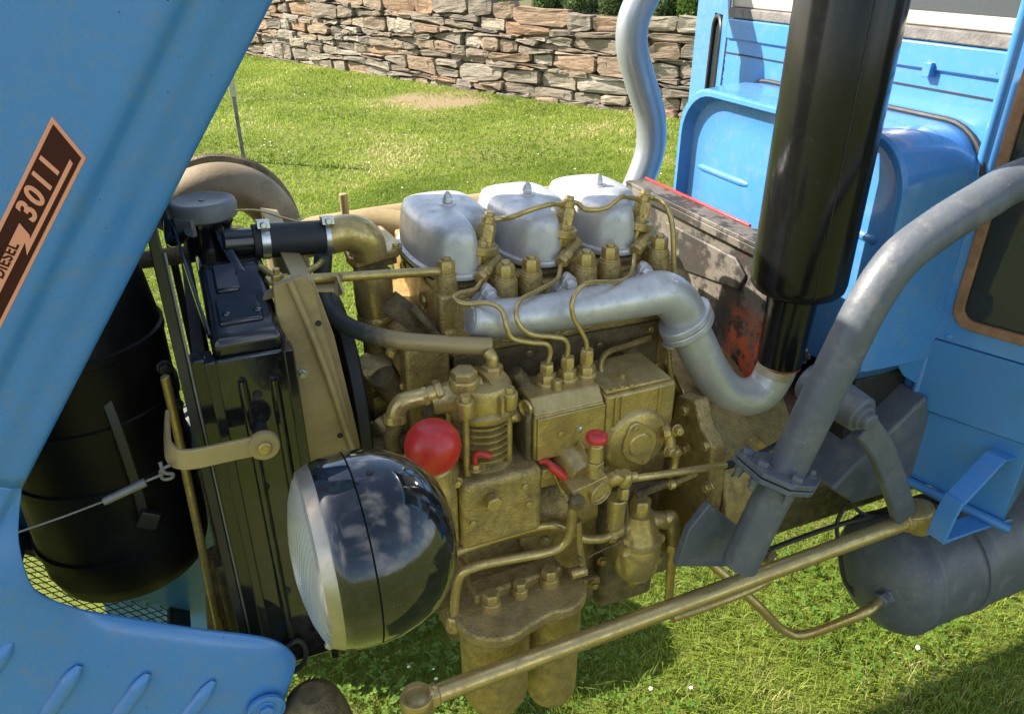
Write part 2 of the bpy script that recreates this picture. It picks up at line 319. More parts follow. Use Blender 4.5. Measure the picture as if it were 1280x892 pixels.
# ------------------------------------------------------------------ the setting: lawn, terrace, stone wall, shrubs, post
def setting(o, kind='structure'): o['kind'] = kind; return o
BARE = P(545, 126, z=0)
def mat_lawn():
    m, n, L, b = nodes_of('lawn_soil_and_thatch')
    tc = n.new('ShaderNodeTexCoord')
    def nz(s, lo, hi, det=8):
        t = n.new('ShaderNodeTexNoise'); t.inputs['Scale'].default_value = s; t.inputs['Detail'].default_value = det; t.inputs['Roughness'].default_value = .65
        L.new(tc.outputs['Object'], t.inputs['Vector']); r = n.new('ShaderNodeValToRGB'); r.color_ramp.elements[0].position = lo; r.color_ramp.elements[1].position = hi
        L.new(t.outputs['Fac'], r.inputs['Fac']); return r.outputs['Color'], t
    def mix(f, a, c):
        q = n.new('ShaderNodeMix'); q.data_type = 'RGBA'; L.new(f, q.inputs['Factor'])
        if isinstance(a, tuple): q.inputs['A'].default_value = (*a, 1)
        else: L.new(a, q.inputs['A'])
        q.inputs['B'].default_value = (*c, 1); return q.outputs['Result']
    c = mix(nz(2.2, .35, .65)[0], (.20, .225, .040), (.125, .160, .026))
    c = mix(nz(1.1, .52, .70)[0], c, (.30, .255, .10))
    c = mix(nz(60, .50, .70)[0], c, (.085, .105, .022))
    d = n.new('ShaderNodeVectorMath'); d.operation = 'DISTANCE'; d.inputs[1].default_value = BARE; L.new(tc.outputs['Object'], d.inputs[0])
    w, wt = nz(1.8, .3, .7)
    a = n.new('ShaderNodeMath'); a.operation = 'MULTIPLY_ADD'; a.inputs[1].default_value = 2.2; L.new(wt.outputs['Fac'], a.inputs[0]); L.new(d.outputs['Value'], a.inputs[2])
    r = n.new('ShaderNodeMapRange'); r.inputs['From Min'].default_value = 1.95; r.inputs['From Max'].default_value = 1.45; L.new(a.outputs[0], r.inputs['Value'])
    c = mix(r.outputs['Result'], c, (.30, .225, .125))
    L.new(c, b.inputs['Base Color']); b.inputs['Roughness'].default_value = .9; b.inputs['Specular IOR Level'].default_value = .15
    t = nz(140, 0, 1)[1]; bp = n.new('ShaderNodeBump'); bp.inputs['Strength'].default_value = .8; bp.inputs['Distance'].default_value = .02
    L.new(t.outputs['Fac'], bp.inputs['Height']); L.new(bp.outputs['Normal'], b.inputs['Normal']); return m
mb = MB()
xs = [-900, -200, -60, -20, -8, -3, 0, 3, 6, 9, 14, 25, 60, 200, 900]
vs = [(x, y, 0) for x in xs for y in xs]; nn = len(xs)
mb.add(vs, [(i * nn + j, (i + 1) * nn + j, (i + 1) * nn + j + 1, i * nn + j + 1) for i in range(nn - 1) for j in range(nn - 1)])
lawn = setting(build('lawn', mat_lawn(), mb, None, bevel=0, org=(0, 0, 0)))
WPTS = [V(-2.6, 22.0, 0), V(-.6, 18.6, 0), V(1.47, 14.75, 0), V(3.72, 9.74, 0), V(5.26, 7.08, 0), V(6.7, 5.0, 0), V(8.2, 3.2, 0)]
wc = crom(WPTS, 24); wl = [0]
for i in range(1, len(wc)): wl.append(wl[-1] + (wc[i] - wc[i - 1]).length)
def wall_at(s):
    i = int(np.clip(np.searchsorted(wl, s) - 1, 0, len(wc) - 2)); t = (s - wl[i]) / (wl[i + 1] - wl[i]); p = wc[i].lerp(wc[i + 1], t)
    tg = (wc[min(i + 2, len(wc) - 1)] - wc[max(i - 1, 0)]).normalized(); return p, tg, V(tg.y, -tg.x, 0)     # point, along, outward (towards the lawn)
WTOP = 1.0
def wtop(s): t = min(1, max(0, (wl[82] - s) / 2.2)); return 1 + .16 * t * t * (3 - 2 * t)
def mat_stone():
    m, n, L, b = nodes_of('schist_rubble_stone'); tc = n.new('ShaderNodeTexCoord'); oi = n.new('ShaderNodeObjectInfo')
    rp = n.new('ShaderNodeValToRGB'); e = rp.color_ramp.elements; e[0].color = (.20, .155, .105, 1); e[1].color = (.33, .265, .18, 1)
    for p, c in ((.18, (.26, .22, .17)), (.34, (.185, .155, .12)), (.5, (.30, .21, .13)), (.62, (.25, .205, .15)), (.76, (.33, .20, .115)), (.84, (.27, .23, .165)), (.93, (.36, .315, .25))):
        q = e.new(p); q.color = (*c, 1)
    L.new(oi.outputs['Random'], rp.inputs['Fac'])
    mp = n.new('ShaderNodeMapping'); mp.inputs['Scale'].default_value = (1, 1, 4.5); L.new(tc.outputs['Object'], mp.inputs['Vector'])
    va = n.new('ShaderNodeVectorMath'); va.operation = 'ADD'; L.new(mp.outputs['Vector'], va.inputs[0]); L.new(oi.outputs['Random'], va.inputs[1])
    t = n.new('ShaderNodeTexNoise'); t.inputs['Scale'].default_value = 7; t.inputs['Detail'].default_value = 9; t.inputs['Roughness'].default_value = .7; L.new(va.outputs[0], t.inputs['Vector'])
    r = n.new('ShaderNodeMapRange'); r.inputs['From Min'].default_value = .3; r.inputs['From Max'].default_value = .7; r.inputs['To Min'].default_value = .55; r.inputs['To Max'].default_value = 1.35; L.new(t.outputs['Fac'], r.inputs['Value'])
    q = n.new('ShaderNodeMix'); q.data_type = 'RGBA'; q.blend_type = 'MULTIPLY'; q.inputs['Factor'].default_value = 1; L.new(rp.outputs['Color'], q.inputs['A'])
    hs_ = n.new('ShaderNodeHueSaturation'); hs_.inputs['Saturation'].default_value = .92; L.new(rp.outputs['Color'], hs_.inputs['Color']); L.new(hs_.outputs['Color'], q.inputs['A'])
    cb = n.new('ShaderNodeCombineColor'); [L.new(r.outputs['Result'], cb.inputs[k]) for k in range(3)]; L.new(cb.outputs[0], q.inputs['B'])
    L.new(q.outputs['Result'], b.inputs['Base Color']); b.inputs['Roughness'].default_value = .85; b.inputs['Specular IOR Level'].default_value = .25
    bp = n.new('ShaderNodeBump'); bp.inputs['Strength'].default_value = .9; bp.inputs['Distance'].default_value = .03; L.new(t.outputs['Fac'], bp.inputs['Height']); L.new(bp.outputs['Normal'], b.inputs['Normal'])
    return m
MSTONE = mat_stone()
MEARTH = paint('earth_mortar', (.30, .235, .155), (.20, .155, .10), 0, (.85, .95), 6, (40, .8), (.07, .055, .04), .5)
s0, s1 = wl[24 * 2] - 2.0, wl[24 * 4] + .9
wp = wall_at((s0 + s1) / 2)[0]
wall = thing('stone_wall', wp, 'dry stone retaining wall of brown schist rubble at the back of the lawn', 'wall')
mb = MB(); ss = np.linspace(s0 - 1, s1 + 2, 60)
mb.grid(lambda i, j: (lambda w: w[0] - w[2] * .05 + Z_ * ((-.05 + j * (WTOP + .02)) * wtop(s0 - 1 + i * (s1 + 3 - s0))))(wall_at(s0 - 1 + i * (s1 + 3 - s0))), 60, 6)
build('earth_joint', MEARTH, mb, wall, bevel=0)
NST = 0
def course(k): return lambda s: .04 * math.sin(s * .9 + k * 1.7) + .028 * math.sin(s * 2.3 + k * 4.1)
zc = [-.06]; k = 0
while zc[-1] < WTOP - .09: zc.append(zc[-1] + rng.choice((.05, .06, .075, .09, .11, .14)))
zc[-1] = WTOP
def stone(sa, sb, za, zb, zc_, zd, name='stone'):
    # corners: (sa,za) (sb,zb) bottom ; (sb,zc_) (sa,zd) top
    g = .007; P2 = []
    cs = [(sa + g, za + g), (sb - g, zb + g), (sb - g, zc_ - g), (sa + g, zd - g)]
    for i in range(4):
        a, c = cs[i], cs[(i + 1) % 4]; w = abs(sb - sa) if i % 2 == 0 else abs(zd - za)
        cut = rng.uniform(.02, .14)
        for t in ((cut, .5, 1 - rng.uniform(.02, .14)) if i % 2 == 0 else (rng.uniform(.15, .3), 1 - rng.uniform(.15, .3))):
            P2.append((a[0] + (c[0] - a[0]) * t + rng.uniform(-.014, .014), a[1] + (c[1] - a[1]) * t + rng.uniform(-.014, .012)))
    cx = sum(p[0] for p in P2) / len(P2); cz = sum(p[1] for p in P2) / len(P2); base, tg, nr = wall_at(cx)
    pr = rng.uniform(.015, .085); tilt = rng.uniform(-.10, .16); yawt = rng.uniform(-.10, .10); rs = []
    for sc, d in ((1.0, -.07), (1.0, pr * .6), (.965, pr), (.6, pr + rng.uniform(-.006, .012))):
        ring = []
        for (s, z) in P2:
            ds, dz = (s - cx) * sc, (z - cz) * sc
            j = rng.uniform(-.009, .009) if d > 0 else 0
            ring.append(base + tg * ds + Z_ * ((cz + dz) * wtop(cx)) + nr * (d + j + (tilt * dz + yawt * ds if d > 0 else 0)))
        rs.append(ring)
    m = MB(); m.rings(rs, True, False, True); return build(name, MSTONE, m, wall, bevel=0, smooth=False)
for k in range(len(zc) - 1):
    s = s0 + rng.uniform(-.3, 0); hgt = zc[k + 1] - zc[k]; fa, fb = course(k), course(k + 1)
    if k == len(zc) - 2: fb = lambda s: .03 * math.sin(s * 3.1)
    while s < s1:
        w = rng.uniform(.17, .36) + (rng.uniform(.05, .38) if rng.random() < .62 else 0) + hgt * .6; e = s + w
        if hgt > .12 and rng.random() < .25:
            f = rng.uniform(.4, .6); m0 = lambda q: (zc[k] + fa(q)) * (1 - f) + (zc[k + 1] + fb(q)) * f
            stone(s, e, zc[k] + fa(s), zc[k] + fa(e), m0(e), m0(s)); c = s + w * rng.uniform(.35, .65)
            stone(s, e, m0(s), m0(e), zc[k + 1] + fb(e), zc[k + 1] + fb(s)); NST += 2
        else: stone(s, e, zc[k] + fa(s), zc[k] + fa(e), zc[k + 1] + fb(e), zc[k + 1] + fb(s)); NST += 1
        s = e
print('stones', NST)
# terrace behind the wall
mb = MB(); ring = []
for s in np.linspace(0, wl[-1], 40):
    w = wall_at(s); ring.append([w[0] - w[2] * d + Z_ * (WTOP * wtop(s) - .05 + h) for d, h in ((.04, -.9), (.06, 0), (.6, .12), (3, .25), (25, .6), (80, 1.0))])
mb.rings(ring, False, False, False)
setting(build('terrace', paint('terrace_turf', (.09, .11, .03), (.12, .095, .055), 0, (.9, .95), 3, (30, .8)), mb, None, bevel=0))

# ---- leaf and blade meshes from arrays
def leafmat(name, c1, c2, c3=None, trans=.35):
    m, n, L, b = nodes_of(name); at = n.new('ShaderNodeAttribute'); at.attribute_name = 'tint'
    r = n.new('ShaderNodeValToRGB'); r.color_ramp.elements[0].color = (*c1, 1); r.color_ramp.elements[1].color = (*c2, 1)
    if c3: q = r.color_ramp.elements.new(.88); q.color = (*c2, 1); r.color_ramp.elements[-1].color = (*c3, 1)
    L.new(at.outputs['Fac'], r.inputs['Fac']); L.new(r.outputs['Color'], b.inputs['Base Color']); b.inputs['Roughness'].default_value = .5
    b.inputs['Specular IOR Level'].default_value = .3
    t = n.new('ShaderNodeBsdfTranslucent'); L.new(r.outputs['Color'], t.inputs['Color']); s = n.new('ShaderNodeMixShader'); s.inputs['Fac'].default_value = trans
    L.new(b.outputs['BSDF'], s.inputs[1]); L.new(t.outputs['BSDF'], s.inputs[2]); L.new(s.outputs['Shader'], n['Material Output'].inputs['Surface']); return m
def array_mesh(name, verts, quads, tint, mat, parent=None, org=(0, 0, 0), kind=None, tris=None):
    me = bpy.data.meshes.new(name); nv = len(verts); fl = quads if tris is None else tris; k = fl.shape[1]
    me.vertices.add(nv); me.vertices.foreach_set('co', (verts - np.array(org)).astype(np.float32).ravel())
    me.loops.add(fl.size); me.loops.foreach_set('vertex_index', fl.astype(np.int32).ravel())
    me.polygons.add(len(fl)); me.polygons.foreach_set('loop_start', np.arange(0, fl.size, k, dtype=np.int32)); me.polygons.foreach_set('loop_total', np.full(len(fl), k, dtype=np.int32))
    me.update(calc_edges=True); a = me.attributes.new('tint', 'FLOAT', 'POINT'); a.data.foreach_set('value', tint.astype(np.float32)); me.validate()
    o = link(name, me, mat, parent, org)
    if kind: o['kind'] = kind
    return o
def vnoise(x, y, f, seed=0):
    return np.array([mnoise.noise((a * f + seed, b * f - seed, seed * .37)) for a, b in zip(x, y)])
def blades(x, y, h, w, lean, tint):
    n = len(x); a = nrs.rand(n) * 2 * np.pi; la = nrs.rand(n) * 2 * np.pi; ln = np.abs(nrs.normal(0, lean, n)) * h
    dx, dy = np.cos(a) * w / 2, np.sin(a) * w / 2; lx, ly = np.cos(la) * ln, np.sin(la) * ln; z = np.zeros(n)
    v = np.stack([np.stack([x - dx, y - dy, z - .004], 1), np.stack([x + dx, y + dy, z - .004], 1),
                  np.stack([x + lx * .35 + dx * .8, y + ly * .35 + dy * .8, h * .6], 1), np.stack([x + lx * .35 - dx * .8, y + ly * .35 - dy * .8, h * .6], 1),
                  np.stack([x + lx + dx * .12, y + ly + dy * .12, h], 1), np.stack([x + lx - dx * .12, y + ly - dy * .12, h], 1)], 1).reshape(-1, 3)
    b = np.arange(n)[:, None] * 6; q = np.concatenate([b + np.array([[0, 1, 2, 3]]), b + np.array([[3, 2, 4, 5]])], 0)
    return v, q, np.repeat(tint, 6)
def frustum(x, y, m=40):
    v = np.stack([x, y, np.full_like(x, -CAMH)], 1); d = v @ np.array(FW); px = W / 2 + F * (v @ np.array(RT)) / d; py = H / 2 - F * (v @ np.array(UP)) / d
    return (d > .2) & (px > -m) & (px < W + m) & (py > -m) & (py < H + m * 2)
def scatter(n, x0, x1, y0, y1):
    x = nrs.uniform(x0, x1, n); y = nrs.uniform(y0, y1, n); k = frustum(x, y); x, y = x[k], y[k]
    k = np.hypot(x - BARE.x, y - BARE.y) + 1.0 * vnoise(x, y, 1.6, 3) + nrs.normal(0, .28, len(x)) > .42
    s = np.array([0.0] * len(x))
    nx = np.interp(y[::1], [p.y for p in WPTS][::-1], [p.x for p in WPTS][::-1])
    k &= x < nx - .05
    return x[k], y[k]
MG = leafmat('lawn_grass_blades', (.130, .205, .020), (.300, .385, .052), (.52, .47, .20), .5)
parts_v, parts_q, parts_t = [], [], []; off = 0
for (n, x0, x1, y0, y1, h0, h1, w) in ((150000, -.3, 2.7, .35, 3.0, .010, .036, .0027), (150000, -1.2, 4.6, 3.0, 6.0, .010, .030, .005), (130000, -2.5, 5.5, 6.0, 16.0, .012, .036, .010)):
    x, y = scatter(n, x0, x1, y0, y1); pt = vnoise(x, y, .9, 5) * .75 + vnoise(x, y, 4, 9) * .4
    t = np.clip(.50 + pt + nrs.normal(0, .16, len(x)), 0, 1); h = (h0 + (h1 - h0) * nrs.rand(len(x)) ** 1.5 * np.where(nrs.rand(len(x)) < .06, 1.6, 1)) * (1 + .35 * vnoise(x, y, 2.5, 2))
    v, q, tt = blades(x, y, h, w, 1.1, t); parts_v.append(v); parts_q.append(q + off); parts_t.append(tt); off += len(v)
grass = array_mesh('grass', np.concatenate(parts_v), np.concatenate(parts_q), np.concatenate(parts_t), MG, kind='stuff')
grass['label'] = 'short green lawn grass with dry yellow tips around the tractor'; grass['category'] = 'grass'
# clover: three round leaflets on each stalk
x, y = scatter(15000, -.3, 2.7, .35, 3.4); cl = vnoise(x, y, 1.6, 13) + .35 * vnoise(x, y, 6, 4) + nrs.normal(0, .12, len(x)); k = cl > .02; x, y = x[k], y[k]; n = len(x)
hh = nrs.uniform(.018, .038, n); rr = nrs.uniform(.0048, .0095, n); a0 = nrs.rand(n) * 6.28; V_, Q_, o_ = [], [], 0
for j in range(3):
    a = a0 + j * 2.094; ca, sa = np.cos(a), np.sin(a); dr = nrs.uniform(-.3, .35, n)
    loc = [(0, 0), (.55, -.48), (1.12, -.50), (1.45, -.02), (1.12, .50), (.55, .48)]
    v = np.stack([np.stack([x + (ca * u - sa * q) * rr, y + (sa * u + ca * q) * rr, hh + dr * u * rr + abs(q) * rr * .35], 1) for u, q in loc], 1).reshape(-1, 3)
    b = np.arange(n)[:, None] * 6 + o_; V_.append(v); Q_ += [b + np.array([[0, 1, 2, 3]]), b + np.array([[0, 3, 4, 5]])]; o_ += len(v)
clover = array_mesh('clover', np.concatenate(V_), np.concatenate(Q_), np.tile(np.repeat(np.clip(nrs.normal(.45, .22, n), 0, 1), 6), 3), leafmat('clover_leaf', (.095, .195, .022), (.205, .310, .050), None, .45), kind='stuff')
clover['label'] = 'low clover leaves growing through the lawn beside the tractor'; clover['category'] = 'clover'
# daisies and clover heads: small white dots
x, y = scatter(260, -.3, 2.7, .4, 3.2); x2, y2 = scatter(300, -2.5, 5, 3.2, 11); x = np.concatenate([x[::30], x2]); y = np.concatenate([y[::30], y2]); n = len(x)
fx, fy = P(573, 838, z=.03)[:2]; x = np.append(x, [P(q, w, z=.03).x for q, w in ((542, 839), (511, 836), (545, 851), (863, 862), (1146, 812))]); y = np.append(y, [P(q, w, z=.03).y for q, w in ((542, 839), (511, 836), (545, 851), (863, 862), (1146, 812))]); n = len(x)
sz = np.where(y < 3.2, .0055, .0075) * nrs.uniform(.7, 1.2, n); ang = np.arange(10) * 2 * np.pi / 10
v = np.stack([x[:, None] + np.cos(ang) * sz[:, None] * np.where(np.arange(10) % 2, .75, 1), y[:, None] + np.sin(ang) * sz[:, None] * np.where(np.arange(10) % 2, .75, 1), np.full((n, 10), .040) + sz[:, None] * .3 * np.sin(ang + x[:, None] * 9)], 2).reshape(-1, 3)
dz = array_mesh('daisies', v, np.arange(n * 10).reshape(n, 10), np.ones(n * 10), paint('white_petals', (.75, .74, .68), (.66, .63, .55), 0, (.6, .7), 30, None), kind='stuff')
dz['label'] = 'small white daisies and clover heads dotted over the lawn'; dz['category'] = 'flowers'
# shrubs along the top of the wall
MSH = [leafmat('shrub_leaf_%d' % i, a, b_, None, .3) for i, (a, b_) in enumerate((((.05, .085, .025), (.13, .18, .06)), ((.06, .12, .015), (.15, .24, .04))))]
def shrub(px, wd, ht, mi, label):
    q = P(px, 12, y=8.0); best = min(np.linspace(s0, s1, 300), key=lambda s: abs((lambda c: W / 2 + F * (c.dot(RT)) / c.dot(FW))(wall_at(s)[0] - wall_at(s)[2] * .35 + Z_ * 1.05 - CAM) - px))
    w = wall_at(best); base = w[0] - w[2] * .35 + Z_ * (WTOP - .02); t = thing('shrub', base, label, 'shrub', 'low shrubs planted along the top of the stone wall')
    m = MB()
    for _ in range(9):
        a = rng.uniform(0, 6.28); r = rng.uniform(.1, .6) * wd * .5; m.tube([base - Z_ * .02, base + V(math.cos(a) * r * .5, math.sin(a) * r * .5, ht * .45), base + V(math.cos(a) * r, math.sin(a) * r, ht * .85)], [.008, .006, .003], 5, 3)
    build('stem', 'wood', m, t, bevel=0)
    n = 2600; a = nrs.rand(n) * 6.28; r = np.sqrt(nrs.rand(n)) * wd * .5; z = nrs.rand(n) ** .7 * ht * (1 - .55 * (r / (wd * .5)) ** 2); z *= 1 + .25 * np.sin(a * 5 + px)
    c = np.stack([np.cos(a) * r, np.sin(a) * r * .7, z], 1) + np.array(base); d = nrs.normal(0, 1, (n, 3)); d[:, 2] = np.abs(d[:, 2]) + .6; d /= np.linalg.norm(d, axis=1)[:, None]
    sd = np.cross(d, nrs.normal(0, 1, (n, 3))); sd /= np.linalg.norm(sd, axis=1)[:, None]; l = nrs.uniform(.025, .055, n)[:, None]; ww = l * .22
    v = np.stack([c - sd * ww, c + sd * ww, c + d * l + sd * ww * .4, c + d * l - sd * ww * .4], 1).reshape(-1, 3)
    array_mesh('foliage', v, np.arange(n * 4).reshape(n, 4), np.repeat(nrs.rand(n), 4), MSH[mi], t, tuple(base))
for px, wd, ht, mi, lb in ((735, .62, .30, 0, 'dull green low shrub over the wall, left of the bent silver bar'), (775, .5, .26, 0, 'dull green shrub on the wall partly hidden by the bent silver bar'), (835, .42, .26, 0, 'dark green shrub on the wall right of the bent silver bar'), (694, .55, .24, 0, 'dull green low shrub over the wall above the rear rocker cover'), (872, .5, .40, 1, 'bright green shrub on the wall next to the cab'), (640, .5, .20, 0, 'leftmost low dull green shrub peeping over the wall')):
    shrub(px, wd, ht, mi, lb)
# post in the lawn
pb = P(305, 202, z=0); post = thing('fence_post', pb, 'thin grey metal post standing in the lawn behind the raised bonnet', 'post')
mb = MB(); mb.obox(pb + Z_ * .28, V(.016, 0, 0), V(0, .016, 0), Z_ * .30); build('shaft', 'steel', mb, post)
mb = MB(); mb.obox(pb + Z_ * .66, V(.026, 0, 0), V(0, .026, 0), Z_ * .115); build('sleeve', 'zinc', mb, post)
mb = MB(); mb.obox(pb + Z_ * .81, V(.02, 0, 0), V(0, .02, 0), Z_ * .04); build('cap', 'orangered', mb, post)

# ------------------------------------------------------------------ the tractor
TB = V(.6, 1.09, 0); CY_ = 1.09
tractor = thing('tractor', TB, 'old blue and grey tractor with raised bonnet showing its bronze painted diesel engine', 'tractor')
def part(name, mat, mb, label=None, bevel=.0015, parent=None, **k): return build(name, mat, mb, parent or tractor, bevel, label=label, **k)
def px_path(lst): return [P(a, b, y=c) for a, b, c in lst]

# ---- bonnet: tilted forward about its front hinge; u runs along its lower edge to the rear, v up from that edge (when shut)
YN, YF = .80, 1.385
E0 = P(23, 628, y=YN); E1 = P(347, 0, y=YN); U = (E1 - E0).normalized(); Vv = V(-U.z, 0, U.x)
def uv(p): d = Vector(p) - E0; return d.dot(U), d.dot(Vv)
def hp(u, v, y): q = E0 + U * u + Vv * v; return V(q.x, y, q.z)
edge = [uv(P(a, b, y=YN)) for a, b in ((20, 660), (21, 690), (34, 728), (51, 750), (85, 770), (119, 783), (170, 792), (254, 804), (325, 812), (356, 822), (372, 838), (371, 852), (355, 892), (330, 940))]
ULEN, VS, UF = .78, .26, -.47
cut = [(ULEN, 0), (.45, 0), (.08, .0), (.03, -.001)] + edge[1:]
vb = edge[-1][1]
def bead(u, v):                         # pressed swage that runs along the bonnet's edge
    def st(a, b, t): t = min(1, max(0, (t - a) / (b - a))); return t * t * (3 - 2 * t)
    if u < -.02: k = st(-.12, -.02, u)
    else: k = 1
    return -.022 * k * (1 - st(.056, .076, v)) + .010 * k * st(.018, .046, v) * (1 - st(.056, .076, v)) - .006 * (1 - st(0, .012, v)) * k
def side_panel(yo, sg):
    mb = MB()
    us = list(np.linspace(0.0, ULEN, 40)); vsn = [0, .004, .010, .018, .03, .038, .046, .054, .060, .066, .072, .078, .084, .092, .12, .18, VS]
    mb.add([hp(u, v, yo - sg * bead(u, v)) for u in us for v in vsn], [(i * len(vsn) + j, (i + 1) * len(vsn) + j, (i + 1) * len(vsn) + j + 1, i * len(vsn) + j + 1) for i in range(len(us) - 1) for j in range(len(vsn) - 1)])
    # the nose: from the cut-out edge forward
    ed = [(0, 0)] + [(u, v) for u, v in edge]; top = [(0, v) for v in vsn[1:]]
    rows = []
    prof = list(reversed(top)) + ed
    pr = crom([V(u, 0, v) for u, v in prof], 4); NU = 22
    for q in pr:
        u0, v0 = q.x, q.z; row = []
        for k in range(NU + 1):
            t = k / NU; t2 = t ** 1.6; uu = u0 + (UF - u0) * t2; vv = v0 * (1 - .10 * t2) if v0 > 0 else v0
            dd = (uu - u0); inn = .010 * math.exp(dd / .010) if v0 <= .001 else 0
            wq = max(0, 1 + v0 / .16) if v0 <= 0 else 1; wq = wq * wq * (3 - 2 * wq)
            ed_off = bead(0, 0) * math.exp(dd / .05) * .6
            row.append(hp(uu, vv, yo - sg * (bead(uu, max(vv, 0)) * wq + ed_off * (1 - wq)) + sg * inn * (1 - wq)))
        rows.append(row)
    mb.rings(rows, False, False, False); return mb
hood = part('bonnet', 'blue', side_panel(YN, 1), 'raised blue bonnet with a dark brown badge on its side', bevel=0, solid=.0022, angle=50)
part('far_side_panel', 'blue', side_panel(YF, -1), bevel=0, solid=.0022, parent=hood, angle=50)
mb = MB()                                                        # crown
arc = [(YN, VS)] + [(YN + .085 * (1 - math.cos(a)), VS + .085 * math.sin(a)) for a in np.linspace(.15, math.pi / 2, 8)] + [(CY_, VS + .10)]
arc = arc + [(2 * CY_ - y + (YF + YN - 2 * CY_), v) for y, v in reversed(arc[:-1])]
mb.rings([[hp(u, v * (1 if u > -.2 else 1 - .10 * ((-.2 - u) / .27)), y) for y, v in arc] for u in np.linspace(UF, ULEN, 30)], False, False, False)
part('crown', 'blue', mb, bevel=0, solid=.0022, parent=hood, angle=50)
# nose front: frame and wire grille
gz0, gz1 = -.42, VS + .06
mb = MB()
for y0, y1 in ((YN, YN + .05), (CY_ - .02, CY_ + .02), (YF - .05, YF)): mb.obox(hp(UF, (gz0 + gz1) / 2, (y0 + y1) / 2), U * .006, V(0, (y1 - y0) / 2, 0), Vv * (gz1 - gz0) / 2)
for v in (gz0 + .02, -.1, gz1): mb.obox(hp(UF + .0008, v, CY_), U * .006, V(0, (YF - YN) / 2 - .003, 0), Vv * .02)
part('nose_frame', 'blacksatin', mb, bevel=.001, parent=hood)
mb = MB(); st = .016
for k in range(-60, 75):
    for sgn in (-1, 1):
        # diagonal wires clipped to the grille rectangle
        a = YN + k * st; pts = []
        for t in (0, 1):
            pass
        L_ = gz1 - gz0; y_a, v_a = a, gz0; y_b, v_b = a + sgn * L_ * .6, gz1
        def clip(y, v, y2, v2):
            for lim, s_ in ((YN, 1), (YF, -1)):
                if (y - lim) * s_ < 0 and (y2 - lim) * s_ < 0: return None
                if (y - lim) * s_ < 0: t = (lim - y) / (y2 - y); y, v = lim, v + (v2 - v) * t
                if (y2 - lim) * s_ < 0: t = (lim - y) / (y2 - y); y2, v2 = lim, v + (v2 - v) * t
            return y, v, y2, v2
        c = clip(y_a, v_a, y_b, v_b)
        if c: mb.tube([hp(UF + .004 * sgn, c[1], c[0]), hp(UF + .004 * sgn, c[3], c[2])], .0011, 4, 1)
o = part('wire_grille', 'blacksatin', mb, bevel=0, parent=hood, fix=False)
mb = MB(); xq = P(142, 795, y=1.25).x; mb.box((xq, 1.25, .30), (-.03, 1.262, P(250, 610, y=1.25).z)); part('front_cross_panel', 'blue', mb, bevel=.004)
# louvre ribs pressed into the nose side
for (ax, ay, bx, by) in ((14, 803, -40, 880), (100, 832, 50, 905), (186, 842, 136, 910), (268, 851, 216, 920), (-60, 780, -110, 850)):
    a, b = P(ax, ay, y=YN), P(bx, by, y=YN); d = (b - a).normalized(); w = V(-d.z, 0, d.x); mb = MB()
    prof = [(-.0105, .001), (-.0085, -.0035), (-.004, -.0075), (0, -.0085), (.004, -.0075), (.0085, -.0035), (.0105, .001)]
    rs = []; n = 14
    for i in range(n + 1):
        t = i / n; k = math.sin(min(1, t / .22) * math.pi / 2) if t < .22 else (math.sin(min(1, (1 - t) / .22) * math.pi / 2) if t > .78 else 1); k = max(k, .02)
        rs.append([a + d * (t * (b - a).length) + w * (p * (.35 + .65 * k)) + V(0, h * k if h < 0 else h, 0) for p, h in prof])
    mb.rings(rs, False, False, False); part('rib', 'blue', mb, bevel=0, parent=hood, angle=60)
hc = P(333, 884, y=YN - .002); mb = MB(); mb.lathe(hc, -Y_, [(0, .026), (.005, .0255), (.006, .022), (.003, .0205), (.003, 0.001)], 32); part('hinge_boss', 'blue', mb, bevel=0, parent=hood)
mb = MB(); mb.bolt(hc - Y_ * .003, -Y_, .0105, .008); part('hinge_bolt', 'blue', mb, parent=hood, bevel=.0008)
# badge with its lettering
bo = P(108, 197, y=YN); e1 = (bo - P(0, 411, y=YN)).normalized(); e2 = V(-e1.z, 0, e1.x)
if e2.x > 0: e2 = -e2
def bp(a, b, lift): q = bo + e1 * a + e2 * b; return V(q.x, YN - lift, q.z)
tl = P(65, 145, y=YN) - bo; ta, tb = tl.dot(e1), tl.dot(e2); BL = -.30
mb = MB(); mb.prism([bp(0, 0, .0006), bp(ta, tb, .0006), bp(BL + ta, tb, .0006), bp(BL, 0, .0006)], V(0, -.0014, 0)); badge = part('badge', 'salmon', mb, 'dark brown badge plate with salmon border and lettering', bevel=.002, parent=hood, segs=3)
g = .0034; sl = ta / tb
mb = MB(); mb.prism([bp(-g * 1.15 + g * sl, g, .0019), bp(ta - g * 1.15 - g * sl, tb - g, .0019), bp(BL + ta + g, tb - g, .0019), bp(BL + g, g, .0019)], V(0, -.0004, 0)); part('badge_field', 'brown', mb, bevel=0, parent=hood)
def bq(x, y): q = P(x, y, y=YN) - bo; return q.dot(e1), q.dot(e2)
s_r, s_l = .0073, .0109; tip, fcor, fr_ = bq(40, 315), bq(20, 287), bq(32, 303)
mb = MB(); mb.prism([bp(a, b, .0024) for a, b in ((-.010, s_r), (-.0075, s_l), (tip[0] + .012, s_l), (fcor[0] + .001, s_l + .0015), (fcor[0] + .008, fcor[1]), (BL * .75, fcor[1]), (BL * .75, s_l + .0022), (tip[0] + .007, s_l + .0022), (tip[0] - .004, s_r))], V(0, -.0004, 0))
part('badge_stripe', 'salmon', mb, bevel=0, parent=hood)
